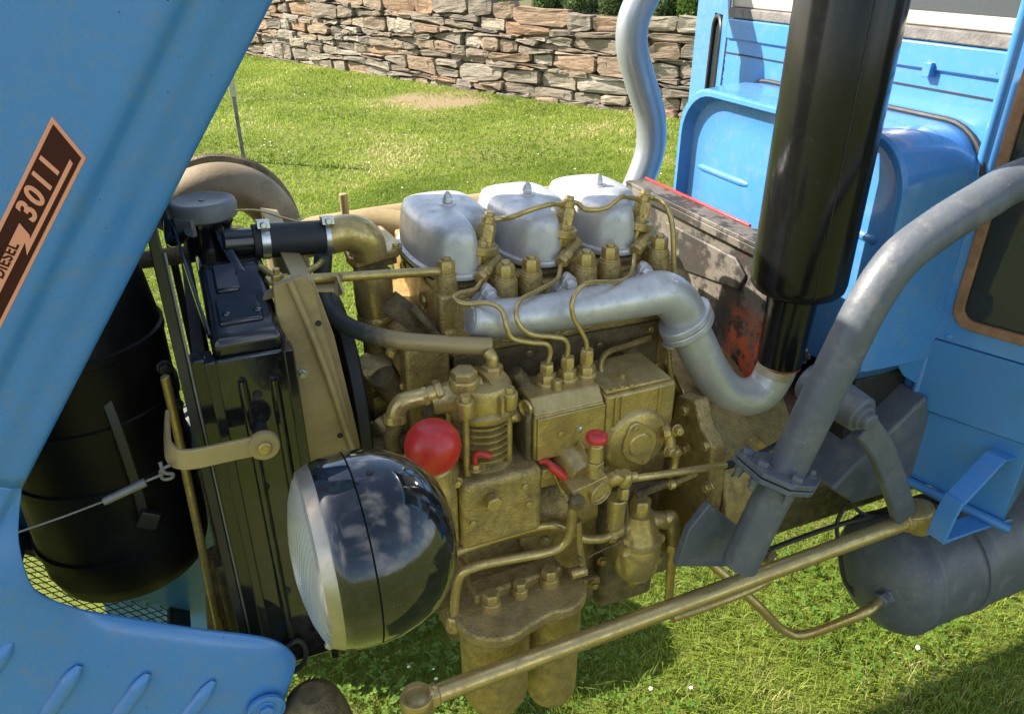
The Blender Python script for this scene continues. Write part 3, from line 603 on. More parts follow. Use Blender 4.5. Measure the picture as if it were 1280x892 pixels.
def lettering(txt, size, a, b, lift, mat, name, sx=1, bold=.0, shear=0, gap=1.06):
    cu = bpy.data.curves.new(name, 'FONT'); cu.body = txt; cu.size = size; cu.extrude = .0002; cu.offset = bold; cu.space_character = gap; cu.shear = shear
    tmp = bpy.data.objects.new(name, cu); me = bpy.data.meshes.new_from_object(tmp); bpy.data.objects.remove(tmp)
    nz = e1.cross(e2)
    me.transform(Matrix(((e1.x * sx, e2.x, nz.x, 0), (e1.y * sx, e2.y, nz.y, 0), (e1.z * sx, e2.z, nz.z, 0), (0, 0, 0, 1))))
    o = link(name, me, mat, hood, bp(a, b, lift)); return o
lettering('3011', .0245, bq(41, 278)[0], s_l + .0035, .0026, 'salmon', 'badge_number', 1.0, .0008, .36, 1.28)
lettering('DIESEL', .0140, bq(2, 356)[0] + .0065, s_l + .0054, .0031, 'brown', 'badge_word', .86, .0003)

# ---- air cleaner canister in the nose
ac = V(-.185, 1.075, 0); mb = MB()
mb.lathe(ac + Z_ * .80, Z_, [(0, .06), (.004, .088), (.018, .106), (.045, .1145), (.085, .1165), (.087, .1205), (.096, .1205), (.098, .1165), (.20, .1165), (.202, .1195), (.214, .1195), (.216, .1165), (.29, .1165), (.292, .120), (.306, .120), (.308, .1165), (.39, .1165), (.392, .119), (.402, .119), (.404, .115), (.46, .108), (.53, .098), (.56, .08), (.57, .03)], 48)
acl = part('air_cleaner', 'blacknose', mb, 'black air cleaner canister inside the nose', bevel=0)
mb = MB(); mb.strip(px_path([(128, 487, .972), (150, 545, .958), (172, 612, .958), (182, 652, .962)]), V(1, .1, -.3), .013, .004); part('clamp_strap', 'blacksatin', mb, parent=acl)
mb = MB(); mb.obox(P(186, 648, y=.955), V(.011, 0, -.006), V(0, .006, 0), V(.006, 0, .011)); part('clamp_buckle', 'blacksatin', mb, parent=acl)
mb = MB(); mb.strip([V(-.10, .96, .62), V(-.065, .99, .80), V(-.06, .99, 1.0), V(-.052, .985, 1.08)], Y_, .03, .004, 3); part('support_bracket', 'dirty', mb, parent=acl)
mb = MB(); mb.bolt(P(206, 459, y=.98), V(0, -1, 0), .008, .009); part('bracket_bolt', 'blacksatin', mb, parent=acl); mb = MB(); mb.bolt(P(222, 505, y=.98), V(0, -1, 0), .006, .008); part('bracket_bolt', 'blacksatin', mb, parent=acl)
mb = MB(); mb.tube(px_path([(206, 470, .95), (222, 540, .95), (243, 640, .95), (277, 800, .95)]), .0062, 10, 3); part('stay_rod', 'gold', mb)
mb = MB(); mb.tube([V(-.3, 1.30, 1.21), V(-.05, 1.28, 1.215), V(.0, 1.28, 1.215)], .014, 10, 3); part('cross_bar', 'dirty', mb)

# ---- radiator
RX0, RX1, RY0, RY1 = -.012, .073, .87, 1.31
mb = MB(); mb.box((RX0, RY0, .70), (RX1, RY1, 1.215))
rad_o = part('radiator', 'black', mb, 'black radiator with stepped top tank and grey cap', bevel=.004)
tprof = ((RY0 + .003, 1.2155), (RY0 + .003, 1.243), (RY0 + .022, 1.2515), (RY0 + .085, 1.262), (RY0 + .15, 1.284), (RY1 - .15, 1.284), (RY1 - .085, 1.262), (RY1 - .022, 1.2515), (RY1 - .003, 1.243), (RY1 - .003, 1.2155))
mb = MB(); mb.prism([V(RX0 + .001, y_, z_) for y_, z_ in tprof], V(RX1 - RX0 - .002, 0, 0)); part('top_tank', 'black', mb, bevel=.012, parent=rad_o, segs=5, angle=12)
mb = MB(); mb.prism([V(RX0 + .014, y_, z_ + .0045) for y_, z_ in ((RY0 + .026, 1.252), (RY0 + .080, 1.261), (RY0 + .080, 1.25), (RY0 + .026, 1.245))], V(.052, 0, 0)); part('tank_pad', 'black', mb, bevel=.003, parent=rad_o)
mb = MB(); mb.prism([V(RX0 + .018, y_, z_ + .004) for y_, z_ in ((RY0 + .096, 1.266), (RY0 + .146, 1.283), (RY0 + .146, 1.27), (RY0 + .096, 1.25))], V(.030, 0, 0)); part('tank_pad', 'black', mb, bevel=.003, parent=rad_o)
mb = MB(); mb.box((-.0392, .876, .70), (RX0 - .0005, .90, 1.222)); part('core_side', 'black', mb, bevel=.002, parent=rad_o)
for qx in (RX0 + .024, RX1 - .024):
    mb = MB(); mb.lathe(V(qx, RY0 + .044, 1.2588), Z_, [(0, .0055), (.0018, .005), (.0026, .001)], 16); part('rivet', 'black', mb, bevel=0, parent=rad_o)
cp = P(254, 262, y=1.12); mb = MB(); mb.lathe(cp - Z_ * .022, Z_, [(-.035, .034), (.0, .034), (.004, .037), (.012, .037)], 32); part('filler_neck', 'black', mb, parent=rad_o, bevel=0)
mb = MB(); prof = [(-.010, .040), (-.008, .0445), (.008, .0455), (.0135, .043), (.015, .038), (.0135, .034), (.013, 0.001)]
mb.lathe(cp, Z_, prof, 40)
for k in range(2):
    a = k * math.pi + .9; mb.obox(cp + V(math.cos(a) * .043, math.sin(a) * .043, -.012), V(-math.sin(a), math.cos(a), 0) * .014, V(math.cos(a), math.sin(a), 0) * .004, Z_ * .012)
part('filler_cap', 'capgrey', mb, 'grey round filler cap', parent=rad_o, bevel=.0015)
mb = MB(); mb.lathe(cp + Z_ * .0128, Z_, [(0, .0042), (.0012, .0036), (.0012, .001)], 12); part('cap_rivet', 'blacksatin', mb, parent=rad_o, bevel=0)
mb = MB(); mb.strip([cp + V(.012, -.03, -.012), P(290, 322, y=1.03), P(330, 382, y=.945), P(352, 424, y=.888), P(358, 434, y=.874)], V(1, .2, .25), .013, .005); part('tank_strap', 'blackgloss', mb, parent=rad_o)
mb = MB(); mb.tube([cp + V(-.045, -.01, -.008), cp + V(-.046, -.03, -.030), P(236, 290, y=1.05)], [.008, .009, .006], 10, 5); part('overflow_pipe', 'black', mb, parent=rad_o, bevel=0)
# embossed side panel
mb = MB(); yb = RY0 - .0035
mb.box((RX0 - .003, yb, .705), (RX1 + .004, RY0 + .004, 1.222)); sp_o = part('side_panel', 'blackgloss', mb, parent=rad_o, bevel=.003)
for (px0, py0, px1, py1, w) in ((303, 478, 337, 800, .0085), (343, 476, 374, 790, .0085)):
    a, b = P(px0, py0, y=yb), P(px1, py1, y=yb); b.x = a.x; mb = MB()
    mb.tube([a, a.lerp(b, .03), a.lerp(b, .5), b], [w * .35, w, w, w], 14, 4, flat=.75); part('pressed_rib', 'blackgloss', mb, parent=rad_o, bevel=0)
for (qx, qy, r) in ((322, 493, .006), (331, 608, .0065), (358, 738, .006)):
    mb = MB(); q = P(qx, qy, y=yb - .0002); mb.lathe(q, -Y_, [(0, r), (.002, r * .9), (.0005, r * .7), (.0004, .001)], 16); part('plug', 'blacksatin', mb, parent=rad_o, bevel=0)
mb = MB(); mb.box((RX1 - .006, yb - .012, .70), (RX1 + .006, RY0 + .01, 1.226)); part('side_flange', 'black', mb, parent=rad_o); mb = MB(); mb.box((RX0 - .010, yb - .010, .70), (RX0 + .002, RY0 + .01, 1.226)); part('side_flange', 'black', mb, parent=rad_o)
# front shutter frame standing ahead of the core
mb = MB(); mb.box((-.052, .872, .70), (-.040, .885, 1.40)); mb.box((-.052, 1.295, .70), (-.040, 1.31, 1.40)); mb.box((-.0515, .885, 1.385), (-.0405, 1.295, 1.40)); sf = part('shutter_frame', 'blacksatin', mb, bevel=.0015)
mb = MB(); mb.box((-.0395, .869, .70), (-.0365, .8715, 1.36)); part('lit_edge_line', 'steel', mb, parent=sf)  # paler strip standing in for the sunlit line along the frame
mb = MB(); mb.box((-.034, .888, .71), (-.020, 1.29, 1.215)); part('core', 'darkfill', mb, parent=rad_o, bevel=0)
mb = MB(); mb.strip([P(214, 272, y=1.12), P(222, 300, y=1.06), P(243, 366, y=.96), P(262, 420, y=.892)], V(0, .3, 1), .010, .004, 4); part('tank_stay', 'black', mb, bevel=.001, parent=rad_o)
# bracket arm with its eye bolt, hook and cable
mb = MB(); mb.strip(px_path([(209, 520, .90), (209, 545, .87), (213, 566, .84), (234, 574, .828), (290, 563, .828), (333, 554, .828)]), V(.25, 0, 1), .026, .006, 5)
arm = part('bonnet_stay_arm', 'tan', mb, 'tan flat bracket arm bolted across the radiator side', bevel=.0012)
q = P(330, 556, y=.826); mb = MB(); mb.lathe(q, -Y_, [(-.004, .0185), (.004, .0185), (.006, .017), (.006, .001)], 32); part('arm_boss', 'tan', mb, parent=arm, bevel=0)
mb = MB(); mb.lathe(q - Y_ * .0055, -Y_, [(0, .009), (.004, .009), (.006, .007), (.006, .001)], 8); part('arm_bolt', 'gold', mb, parent=arm, bevel=.0008)
mb = MB(); mb.cyl(q, q + Y_ * .045, .009); part('arm_spacer', 'blacksatin', mb, parent=arm)
mb = MB(); mb.tube(px_path([(200, 577, .826), (205, 590, .822), (216, 592, .824), (214, 597, .826), (204, 598, .826), (201, 588, .824), (214, 580, .824)]), .0022, 8, 5); part('hook', 'steel', mb, bevel=0)
mb = MB(); mb.tube(px_path([(204, 592, .824), (180, 602, .822)]), .0016, 6, 2); part('hook_link', 'steel', mb, bevel=0); mb = MB(); mb.tube(px_path([(130, 626, .816), (80, 645, .81), (22, 665, .806)]), .0012, 6, 4); cab_ = part('stay_cable', 'steel', mb, bevel=0)
mb = MB(); mb.cyl(P(182, 602, y=.822), P(129, 627, y=.816), .0052, .0045, 12); part('cable_sleeve', 'steel', mb, parent=cab_)

# ---- fan cowl behind the radiator
def cowl(y0, s): 
    m = MB(); o_ = px_path([(341, 358, y0), (349, 420, y0), (366, 500, y0), (388, 580, y0), (398, 640, y0), (470, 640, y0), (446, 560, y0), (425, 480, y0), (405, 410, y0), (393, 360, y0), (380, 345, y0)]); m.prism(o_, V(0, s, 0)); return m
cw = part('fan_cowl', 'tan', cowl(.905, .012), 'tan sheet metal fan cowl', bevel=.002)
mb = MB(); mb.tube(px_path([(362, 352, .902), (385, 405, .900), (410, 470, .899), (430, 530, .899), (446, 575, .899)]), .0045, 10, 4); part('cowl_bead', 'tan', mb, parent=cw, bevel=0)
mb = MB(); mb.prism(px_path([(366, 350, .93), (393, 352, .93), (418, 420, .93), (452, 560, .93), (470, 640, .93), (430, 640, .93), (400, 500, .93)]), V(0, .33, 0)); part('cowl_shell', 'tan', mb, parent=cw)
for qx, qy, m_ in ((378, 467, 'zinc'), (398, 404, 'darkfill'), (425, 544, 'darkfill')):
    mb = MB(); q = P(qx, qy, y=.9045)
    if m_ == 'zinc': mb.bolt(q, -Y_, .0052, .006)
    else: mb.lathe(q, -Y_, [(-.002, .004), (.0006, .004), (.0006, .001)], 14)
    part('cowl_screw' if m_ == 'zinc' else 'cowl_hole', m_, mb, parent=cw, bevel=0)
mb = MB(); fo = V(.168, 1.09, 1.03)                              # fan belt pulley behind the cowl
mb.lathe(fo, X_, [(-.012, .10), (-.010, .165), (.006, .165), (.010, .155), (.014, .10), (.03, .05)], 56); part('fan_pulley', 'rubber', mb, bevel=.001)
mb = MB(); mb.strip([V(.155, .93, 1.27), V(.150, .945, 1.26), V(.085, .945, 1.268), V(.070, .93, 1.265)], Y_, .03, .003, 2); part('cowl_tab', 'tan', mb, parent=cw)

# ---- water circuit
mb = MB(); a, b = P(316, 302, y=1.06), P(420, 295, y=1.06); mb.cyl(a, b, .0235, .0235, 32, .001); hs = part('radiator_hose', 'rubber', mb, 'black rubber radiator hose with two clamps', bevel=0)
mb = MB(); mb.cyl(a - (b - a) * .35, a + (b - a) * .1, .019); part('radiator_spout', 'black', mb, parent=rad_o)
for t, scr in ((.14, (332, 279)), (.90, (406, 279))):
    c = a.lerp(b, t); d = (b - a).normalized(); mb = MB(); mb.lathe(c - d * .006, d, [(0, .0238), (.0005, .0252), (.0115, .0252), (.012, .0238)], 40, False); cl_ = part('hose_clamp', 'zinc', mb, bevel=0, parent=hs)
    mb = MB(); mb.obox(c + V(0, -.008, .0265), d * .0085, V(0, .010, -.002), V(0, .001, .0055)); mb.hexa(c + V(0, -.016, .0275), V(0, -1, .15), .0052, .008); part('clamp_screw', 'zinc', mb, parent=hs, bevel=.0006)
mb = MB(); th = P(463, 318, y=1.06)
mb.tube([P(412, 296, y=1.06), P(430, 291, y=1.06), P(447, 294, y=1.06), P(458, 303, y=1.06), P(463, 320, y=1.06)], [.0255, .026, .028, .027, .025], 24, 6); thm = part('thermostat_elbow', 'goldsmooth', mb, 'bronze thermostat elbow with bolted flange', bevel=0)
zf = P(463, 336, y=1.045).z; mb = MB()
mb.prism([V(P(x, y, z=zf).x, P(x, y, z=zf).y, zf) for x, y in ((430, 318), (437, 333), (446, 336), (498, 322), (503, 314), (478, 292), (440, 292))], Z_ * .014); part('thermostat_flange', 'gold', mb, bevel=.003, parent=thm, segs=3)
for x, y in ((441, 318), (495, 309)): mb = MB(); q = P(x, y, z=zf + .014); mb.bolt(q, Z_, .0058, .007); part('flange_bolt', 'gold', mb, parent=thm, bevel=.0006)
mb = MB(); mb.prism([p - Z_ * .009 for p in [V(P(x, y, z=zf).x, P(x, y, z=zf).y, zf) for x, y in ((432, 320), (446, 335), (496, 322), (476, 294), (440, 294))]], Z_ * .0085); part('thermostat_gasket', 'dirty', mb, parent=thm, bevel=.001)
tx, ty = th.x, th.y
mb = MB(); mb.lathe(V(tx, ty, zf - .009), -Z_, [(0, .028), (.012, .029), (.055, .029), (.068, .027), (.070, .0285), (.076, .0285), (.078, .0245), (.11, .0235), (.14, .0235), (.19, .023), (.21, .03), (.23, .032)], 32); part('bypass_pipe', 'goldsmooth', mb, parent=thm, bevel=0)
wpz = 1.02; mb = MB(); mb.lathe(V(.150, 1.06, wpz), X_, [(0, .018), (.035, .026), (.05, .045), (.08, .05), (.10, .045), (.12, .03)], 30); mb.tube([V(.20, 1.05, wpz + .03), V(.215, 1.03, wpz + .06), V(tx, ty, zf - .2)], [.034, .032, .027], 18, 5)
mb.tube([V(.205, 1.02, .99), V(.225, .985, .965), V(.25, .955, .95)], [.03, .024, .02], 16, 5); wpu = part('water_pump', 'gold', mb, bevel=.001)
mb = MB(); mb.prism(px_path([(488, 446, .975), (510, 440, .975), (541, 478, .975), (531, 487, .975), (508, 487, .975)]), V(0, .06, 0)); mb.prism(px_path([(505, 440, .985), (540, 432, .985), (575, 470, .985), (570, 500, .985), (535, 490, .985)]), V(0, .05, 0)); part('pump_bracket', 'goldcast', mb, parent=wpu, bevel=.003)
for x, y in ((489, 440), (503, 480)): mb = MB(); mb.bolt(P(x, y, y=.974), V(-.3, -1, 0), .006, .009); part('bracket_bolt', 'gold', mb, parent=wpu, bevel=.0006)
mb = MB(); mb.tube(px_path([(516, 384, .97), (545, 418, .965), (570, 452, .962)]), .006, 10, 4); mb.obox(P(530, 408, y=.985), V(.05, 0, -.05), V(0, .004, 0), V(.012, 0, .012)); part('front_brace', 'dirty', mb)
# grey hose that swings from behind the cowl to the compressor
mb = MB(); hpth = px_path([(404, 318, 1.03), (403, 350, 1.025), (409, 382, 1.01), (436, 408, .97), (490, 424, .92), (550, 430, .885), (614, 433, .865)]); mb.tube(hpth, [.0125, .0125, .0125, .0125, .0125, .0125, .0125], 18, 8); part('air_hose', 'fadehose', mb, 'rubber air hose overpainted bronze at its rear end', bevel=0, org=P(478, 421, y=.93))
# support rod from cowl to cylinder head
mb = MB(); a, b = P(341, 351, y=.945), P(550, 339, y=.985); mb.cyl(a, b, .0066, .0066, 14, .0005); mb.strip([a - (b - a) * .03, a + (b - a) * .05], V(0, 1, 0), .02, .005, 1); sr = part('support_rod', 'gold', mb)
mb = MB(); mb.cyl(a + V(.006, 0, -.004), a + V(.006, 0, .016), .0042); mb.hexa(a + V(.006, 0, .002), Z_, .008, .007); part('rod_stud', 'gold', mb, parent=sr, bevel=.0005)
mb = MB(); mb.tube(px_path([(325, 333, 1.0), (345, 345, .98), (372, 343, .98), (395, 333, 1.0), (405, 322, 1.03)]), .0042, 8, 5); part('vent_pipe', 'gold', mb, bevel=0); mb = MB(); mb.tube(px_path([(292, 263, 1.1), (322, 263, 1.1), (350, 271, 1.1), (372, 277, 1.1)]), .0016, 6, 5); part('temperature_line', 'gold', mb, bevel=0)
# intake duct arching over behind the radiator and intake pipe along the far side
mb = MB(); mb.tube([V(-.06, 1.36, 1.24), V(-.03, 1.37, 1.275), V(.04, 1.38, 1.295), V(.10, 1.38, 1.275), V(.135, 1.37, 1.22), V(.14, 1.36, 1.12)], .046, 30, 8, flat=.8); du = part('intake_duct', 'ductbrown', mb, 'tan air duct arching behind the radiator', bevel=0)
mb = MB(); mb.tube([V(-.06, 1.405, 1.27), V(-.03, 1.405, 1.307), V(.04, 1.41, 1.330), V(.115, 1.41, 1.305), V(.158, 1.40, 1.24), V(.168, 1.39, 1.12)], .012, 8, 8); part('duct_seam', 'dirty', mb, parent=du, bevel=0)
mb = MB(); mb.tube([P(428, 283, y=1.30), P(470, 280, y=1.28), P(520, 284, y=1.25)], .026, 20, 5); mb.tube([V(.16, 1.30, 1.21), V(.4, 1.29, 1.22), V(.7, 1.28, 1.22)], .034, 20, 4); mb.cyl(V(.235, 1.28, 1.24), V(.235, 1.28, 1.285), .007); part('intake_manifold', 'tan', mb, bevel=0)

# ---- cylinder block and heads
mb = MB(); mb.box((.30, .90, .66), (.672, 1.28, 1.00)); mb.box((.31, .955, .998), (.69, 1.24, 1.135)); mb.box((.235, .94, .70), (.302, 1.24, 1.15)); mb.box((.30, .885, .86), (.66, .92, .90)); mb.box((.298, .872, .655), (.67, 1.30, .675))
blk = part('engine_block', 'goldcast', mb, 'bronze painted engine block', bevel=.006, segs=3)
mb = MB(); mb.box((.33, .965, .58), (.64, 1.22, .656)); mb.box((.31, 1.04, .42), (.66, 1.20, .59)); part('oil_sump', 'dirty', mb, bevel=.02, segs=3)
mb = MB(); mb.prism([V(.31, .954, 1.045), V(.50, .954, 1.035), V(.665, .954, 1.035), V(.665, .954, 1.115), V(.31, .954, 1.12)], V(0, -.006, 0)); part('side_cover', 'dirty', mb, parent=blk, bevel=.002)
headx = [.297, .437, .565, .700]
head_o = []
for i in range(3):
    x0, x1 = headx[i], headx[i + 1] - .004; mb = MB(); mb.box((x0, .965, 1.136), (x1, 1.235, 1.212)); mb.box((x0 + .003, .958, 1.136), (x1 - .003, 1.0, 1.160)); mb.box((x0 + .006, .985, 1.205), (x1 - .006, 1.225, 1.232))
    ho = part('cylinder_head', 'goldcast', mb, bevel=.006, segs=3); head_o.append(ho)
studs = [(558, 327, 0), (632, 332, 0), (664, 325, 1), (733, 318, 1), (763, 310, 2), (825, 298, 2)]
for k, (x, y, hi) in enumerate(studs):
    q = P(x, y, z=1.250); q.y = min(q.y, .985); q = P(x, y, y=q.y); zt = q.z - .004
    mb = MB(); mb.lathe(V(q.x, q.y, 1.136), Z_, [(0, .019), (.05, .0185), (zt - 1.158, .0175), (zt - 1.150, .0165)], 24); mb.box((q.x - .017, q.y, 1.14), (q.x + .017, q.y + .05, zt - .022)); part('stud_boss', 'goldcast', mb, parent=head_o[hi], bevel=.002)
    mb = MB(); mb.lathe(V(q.x, q.y, zt - .0142), Z_, [(0, .0155), (.003, .0152)], 20); mb.hexa(V(q.x, q.y, zt - .0115), Z_, .0135, .0185, ph=.2 + k); mb.cyl(V(q.x, q.y, zt + .006), V(q.x, q.y, zt + .0115), .0068)
    if k == 0: mb.hexa(V(q.x, q.y, zt - .034), Z_, .0135, .017); mb.lathe(V(q.x, q.y, zt - .0175), Z_, [(0, .012), (.006, .012)], 20)
    part('head_nut', 'gold', mb, parent=head_o[hi], bevel=.0008)
for i, (x0, x1) in enumerate(zip(headx[:-1], headx[1:])):           # cast lumps on the near side of each head
    mb = MB(); c = (x0 + x1) / 2
    mb.lathe(V(c - .028, .975, 1.150), Z_, [(0, .026), (.03, .024), (.048, .018), (.056, .006)], 20); mb.lathe(V(c + .03, .985, 1.15), Z_, [(0, .03), (.034, .028), (.055, .02), (.064, .006)], 20)
    part('port_boss', 'goldcast', mb, parent=head_o[i], bevel=0)
mb = MB(); mb.lathe(V(.2965, 1.045, 1.175), -X_, [(0, .013), (.003, .0125), (.0012, .0105), (.0012, .001)], 24); part('core_plug', 'gold', mb, parent=head_o[0], bevel=0); mb = MB(); mb.lathe(V(.2965, 1.15, 1.19), -X_, [(0, .013), (.003, .0125), (.0012, .0105), (.0012, .001)], 24); part('core_plug', 'gold', mb, parent=head_o[0], bevel=0)

# ---- rocker covers
ol = [(-.066, .02), (-.062, -.05), (-.046, -.098), (-.016, -.115), (.010, -.108), (.017, -.075), (.030, -.050), (.056, -.034), (.064, .015), (.058, .075), (.030, .10), (-.030, .10), (-.058, .075)]
def offs(pts, d):
    n = len(pts); out = []
    for i in range(n):
        t = (pts[(i + 1) % n] - pts[i - 1]).normalized(); out.append(pts[i] + V(t.y, -t.x, 0) * d)
    return out
for k, (x, y) in enumerate(((556, 247), (656, 235), (745, 225))):
    c = P(x, y, y=1.09); c.x += .004; base = crom([V(a, b, 0) for a, b in ol], 5, True)
    if (offs(base, .01)[0] - V(0, 0, 0)).length < base[0].length: sgn = -1
    else: sgn = 1
    mb = MB(); rs = []
    for z, d in ((1.229, .007), (1.2335, .008), (1.237, .007), (1.2385, .0005), (1.278, -.003), (1.290, -.0055), (1.298, -.009)):
        rs.append([V(c.x, 1.09, z) + q for q in offs(base, sgn * d)])
    lastr = offs(base, -sgn * .009); cen = V(-.008, .0, 0)
    for z, f in ((1.3025, .90), (1.3050, .78), (1.3062, .6), (1.3066, .3), (1.3067, .05)): rs.append([V(c.x, 1.09, z) + cen + (q - cen) * f for q in lastr])
    mb.rings(rs, True, False, True)
    rc = part('rocker_cover', 'silver', mb, ('front silver rocker cover', 'middle silver rocker cover', 'rear silver rocker cover')[k], bevel=0, angle=60)
    mb = MB(); mb.rings([[V(c.x, 1.09, z) + q for q in offs(base, sgn * .0075)] for z in (1.2255, 1.2288)]); part('gasket', 'darkfill', mb, parent=rc, bevel=0)
    mb = MB(); o_ = V(c.x, 1.09, 1.3062); mb.lathe(o_, Z_, [(0, .014), (.002, .0135), (.002, .009)], 24); mb.hexa(o_ + Z_ * .002, Z_, .0082, .009, .5 + k); mb.lathe(o_ + Z_ * .0105, Z_, [(0, .0068), (.004, .0062), (.008, .003), (.009, .0008)], 16); part('cap_nut', 'silver', mb, parent=rc, bevel=.0006)

# ---- injectors with leak-off pipe and high pressure lines
INJ = []
for k, (x, y) in enumerate(((604, 312), (703, 291), (797, 282))):
    ax = V(.22, .05, .97).normalized(); q = P(x, y, y=1.005); mb = MB()
    mb.lathe(q - ax * .055, ax, [(0, .017), (.045, .0175), (.052, .019)], 22); inj = part('injector', 'gold', mb, bevel=.001)
    a, r, u = perp(ax); fl = []                                     # rhomb flange: long axis across the engine, slightly turned
    L1 = (V(-.45, -.75, 0) - ax * V(-.45, -.75, 0).dot(ax)).normalized(); L2 = ax.cross(L1)
    for t in np.linspace(0, 2 * math.pi, 28, endpoint=False):
        ct, st_ = math.cos(t), math.sin(t); fl.append(q + ax * -.004 + L1 * (ct * .034 * (abs(ct) ** .2)) + L2 * (st_ * .0225))
    mb = MB(); mb.prism(fl, ax * .013); part('flange', 'gold', mb, parent=inj, bevel=.002)
    mb = MB(); mb.hexa(q + ax * .009, ax, .0145, .031, .35); mb.cyl(q + ax * .008, q + ax * .013, .0165); part('injector_body', 'gold', mb, parent=inj, bevel=.001)
    mb = MB(); mb.lathe(q + ax * .039, ax, [(0, .0085), (.001, .0098), (.010, .0098), (.011, .0085)], 20); mb.hexa(q + ax * .050, ax, .0078, .007, .1); part('banjo', 'gold', mb, parent=inj, bevel=.0006)
    for s_ in (1, -1): mb = MB(); o_ = q + L1 * .0235 * s_ + ax * .009; mb.cyl(o_ - ax * .04, o_ + ax * .014, .0042); mb.hexa(o_, ax, .0078, .009, .4); part('clamp_nut', 'gold', mb, parent=inj, bevel=.0006)
    cx_, cy_ = ((602, 346), (703, 326), (796, 311))[k]; e = P(cx_, cy_, y=.962); st0 = P(cx_ + 12, cy_ - 16, y=.985); d = (e - st0).normalized()
    mb = MB(); mb.cyl(st0 - d * .02, e, .0088); mb.hexa(e - d * .018, d, .0112, .013, .2); mb.hexa(e - d * .0035, d, .0105, .010, .5); part('line_union', 'gold', mb, parent=inj, bevel=.0008)
    INJ.append((q, ax, e))
tops = [q + ax * .0445 for q, ax, e in INJ]
mb = MB(); mb.tube([tops[0], tops[0] + V(.02, -.002, .0)] + px_path([(640, 271, .99), (664, 262, .985), (690, 255, .99)]) + [tops[1] - V(.012, 0, 0), tops[1], tops[1] + V(.014, 0, 0)] + px_path([(733, 262, .99), (757, 260, .985), (777, 246, .99)]) + [tops[2] - V(.014, 0, 0), tops[2], tops[2] + V(.016, -.004, -.002)] + px_path([(832, 256, .97), (840, 280, .955), (842, 315, .945), (842, 350, .94), (839, 380, .93), (836, 420, .925), (838, 465, .92), (848, 488, .92), (868, 490, .92)]), .0042, 10, 7); part('leak_off_pipe', 'goldsmooth', mb, bevel=0)
lines = [[(603, 348, .960), (594, 361, .945), (573, 367, .930), (568, 374, .920), (583, 380, .905), (612, 379, .885), (628, 389, .872), (633, 408, .862), (641, 423, .858), (664, 428, .855), (683, 430, .853), (688, 440, .853), (684, 456, .853)],
 [(701, 331, .960), (696, 349, .940), (672, 363, .910), (651, 375, .885), (645, 391, .868), (650, 407, .860), (665, 418, .857), (690, 421, .855), (705, 424, .853), (710, 433, .853), (708, 449, .853)],
 [(793, 318, .960), (791, 334, .945), (785, 346, .925), (769, 352, .90), (738, 353, .880), (722, 363, .870), (715, 379, .862), (717, 397, .858), (726, 413, .855), (733, 428, .853), (733, 443, .853)]]
for l_ in lines: mb = MB(); mb.tube(px_path(l_), .0036, 10, 6); part('fuel_line', 'goldsmooth', mb, bevel=0)

# ---- exhaust: manifold, flange, bend, muffler
MY = .905
mb = MB(); mb.tube(px_path([(586, 399, MY), (592, 399, MY), (625, 398, MY), (680, 392, MY), (740, 382, MY), (795, 372, MY), (826, 366, MY), (846, 378, MY), (857, 396, MY)]), [.018, .0255, .0275, .0285, .0285, .031, .034, .035, .0345], 28, 7)
mfd = part('exhaust_manifold', 'silver', mb, 'silver exhaust manifold along the side of the engine', bevel=0)
for k, (x, y) in enumerate(((608, 366), (708, 352), (803, 338))):
    q = P(x, y, y=.945); mb = MB(); mb.tube([V(q.x + .002, .958, q.z - .022), V(q.x, .93, q.z - .028), V(q.x, MY, q.z - .035)], [.024, .024, .026], 18, 4); part('manifold_port', 'silver', mb, parent=mfd, bevel=0)
    mb = MB(); ring = [V(q.x + .020 * math.cos(t) * (1 if math.sin(t) < .3 else .62), .948, q.z - .018 + .034 * math.sin(t)) for t in np.linspace(0, 2 * math.pi, 22, endpoint=False)]; mb.prism(ring, V(0, -.012, 0)); part('port_flange', 'silver', mb, parent=mfd, bevel=.002)
    mb = MB(); mb.bolt(V(q.x, .936, q.z + .001), -Y_, .0092, .012, k * .4); part('port_nut', 'silver', mb, parent=mfd, bevel=.0008)
fd = (P(884, 462, y=MY - .01) - P(846, 376, y=MY)).normalized(); fc = P(858, 402, y=MY - .003)
fL = (Y_ * .25 + X_ - fd * (Y_ * .25 + X_).dot(fd)).normalized(); fW = fd.cross(fL)
for off_, nm in ((-.0125, 'manifold_flange'), (.0005, 'bend_flange')):
    mb = MB(); mb.prism([fc + fd * off_ + fL * (.049 * math.cos(t) * abs(math.cos(t)) ** .15) + fW * (.039 * math.sin(t)) for t in np.linspace(0, 2 * math.pi, 30, endpoint=False)], fd * .012); part(nm, 'silver', mb, parent=mfd, bevel=.0018)
for s_ in (-1, 1): mb = MB(); mb.bolt(fc + fd * .0125 + fL * .039 * s_ - fW * .012, fd, .0082, .012); part('flange_bolt', 'silver', mb, parent=mfd, bevel=.0006)
mb = MB(); mb.tube(px_path([(860, 408, .90), (873, 436, .897), (886, 462, .893), (906, 487, .888), (930, 496, .884), (953, 488, .881)]) + [V(.8585, .88, P(967, 468, y=.88).z), V(.8655, .88, P(972, 450, y=.88).z), V(.8665, .88, P(974, 438, y=.88).z)], .0325, 32, 7); bend = part('exhaust_bend', 'rustsilver', mb, 'silver exhaust bend with heat staining', bevel=0)
mb = MB(); mb.tube([V(.8585, .88, P(967, 468, y=.88).z), V(.8655, .88, P(972, 450, y=.88).z), V(.8665, .88, P(974, 438, y=.88).z)], .0329, 32, 6); part('stained_collar', 'heatstain', mb, 'rusty yellow heat stained end of the exhaust bend', parent=bend, bevel=0)
mc = P(997, 355, y=.88); mx_, my_ = mc.x, mc.y
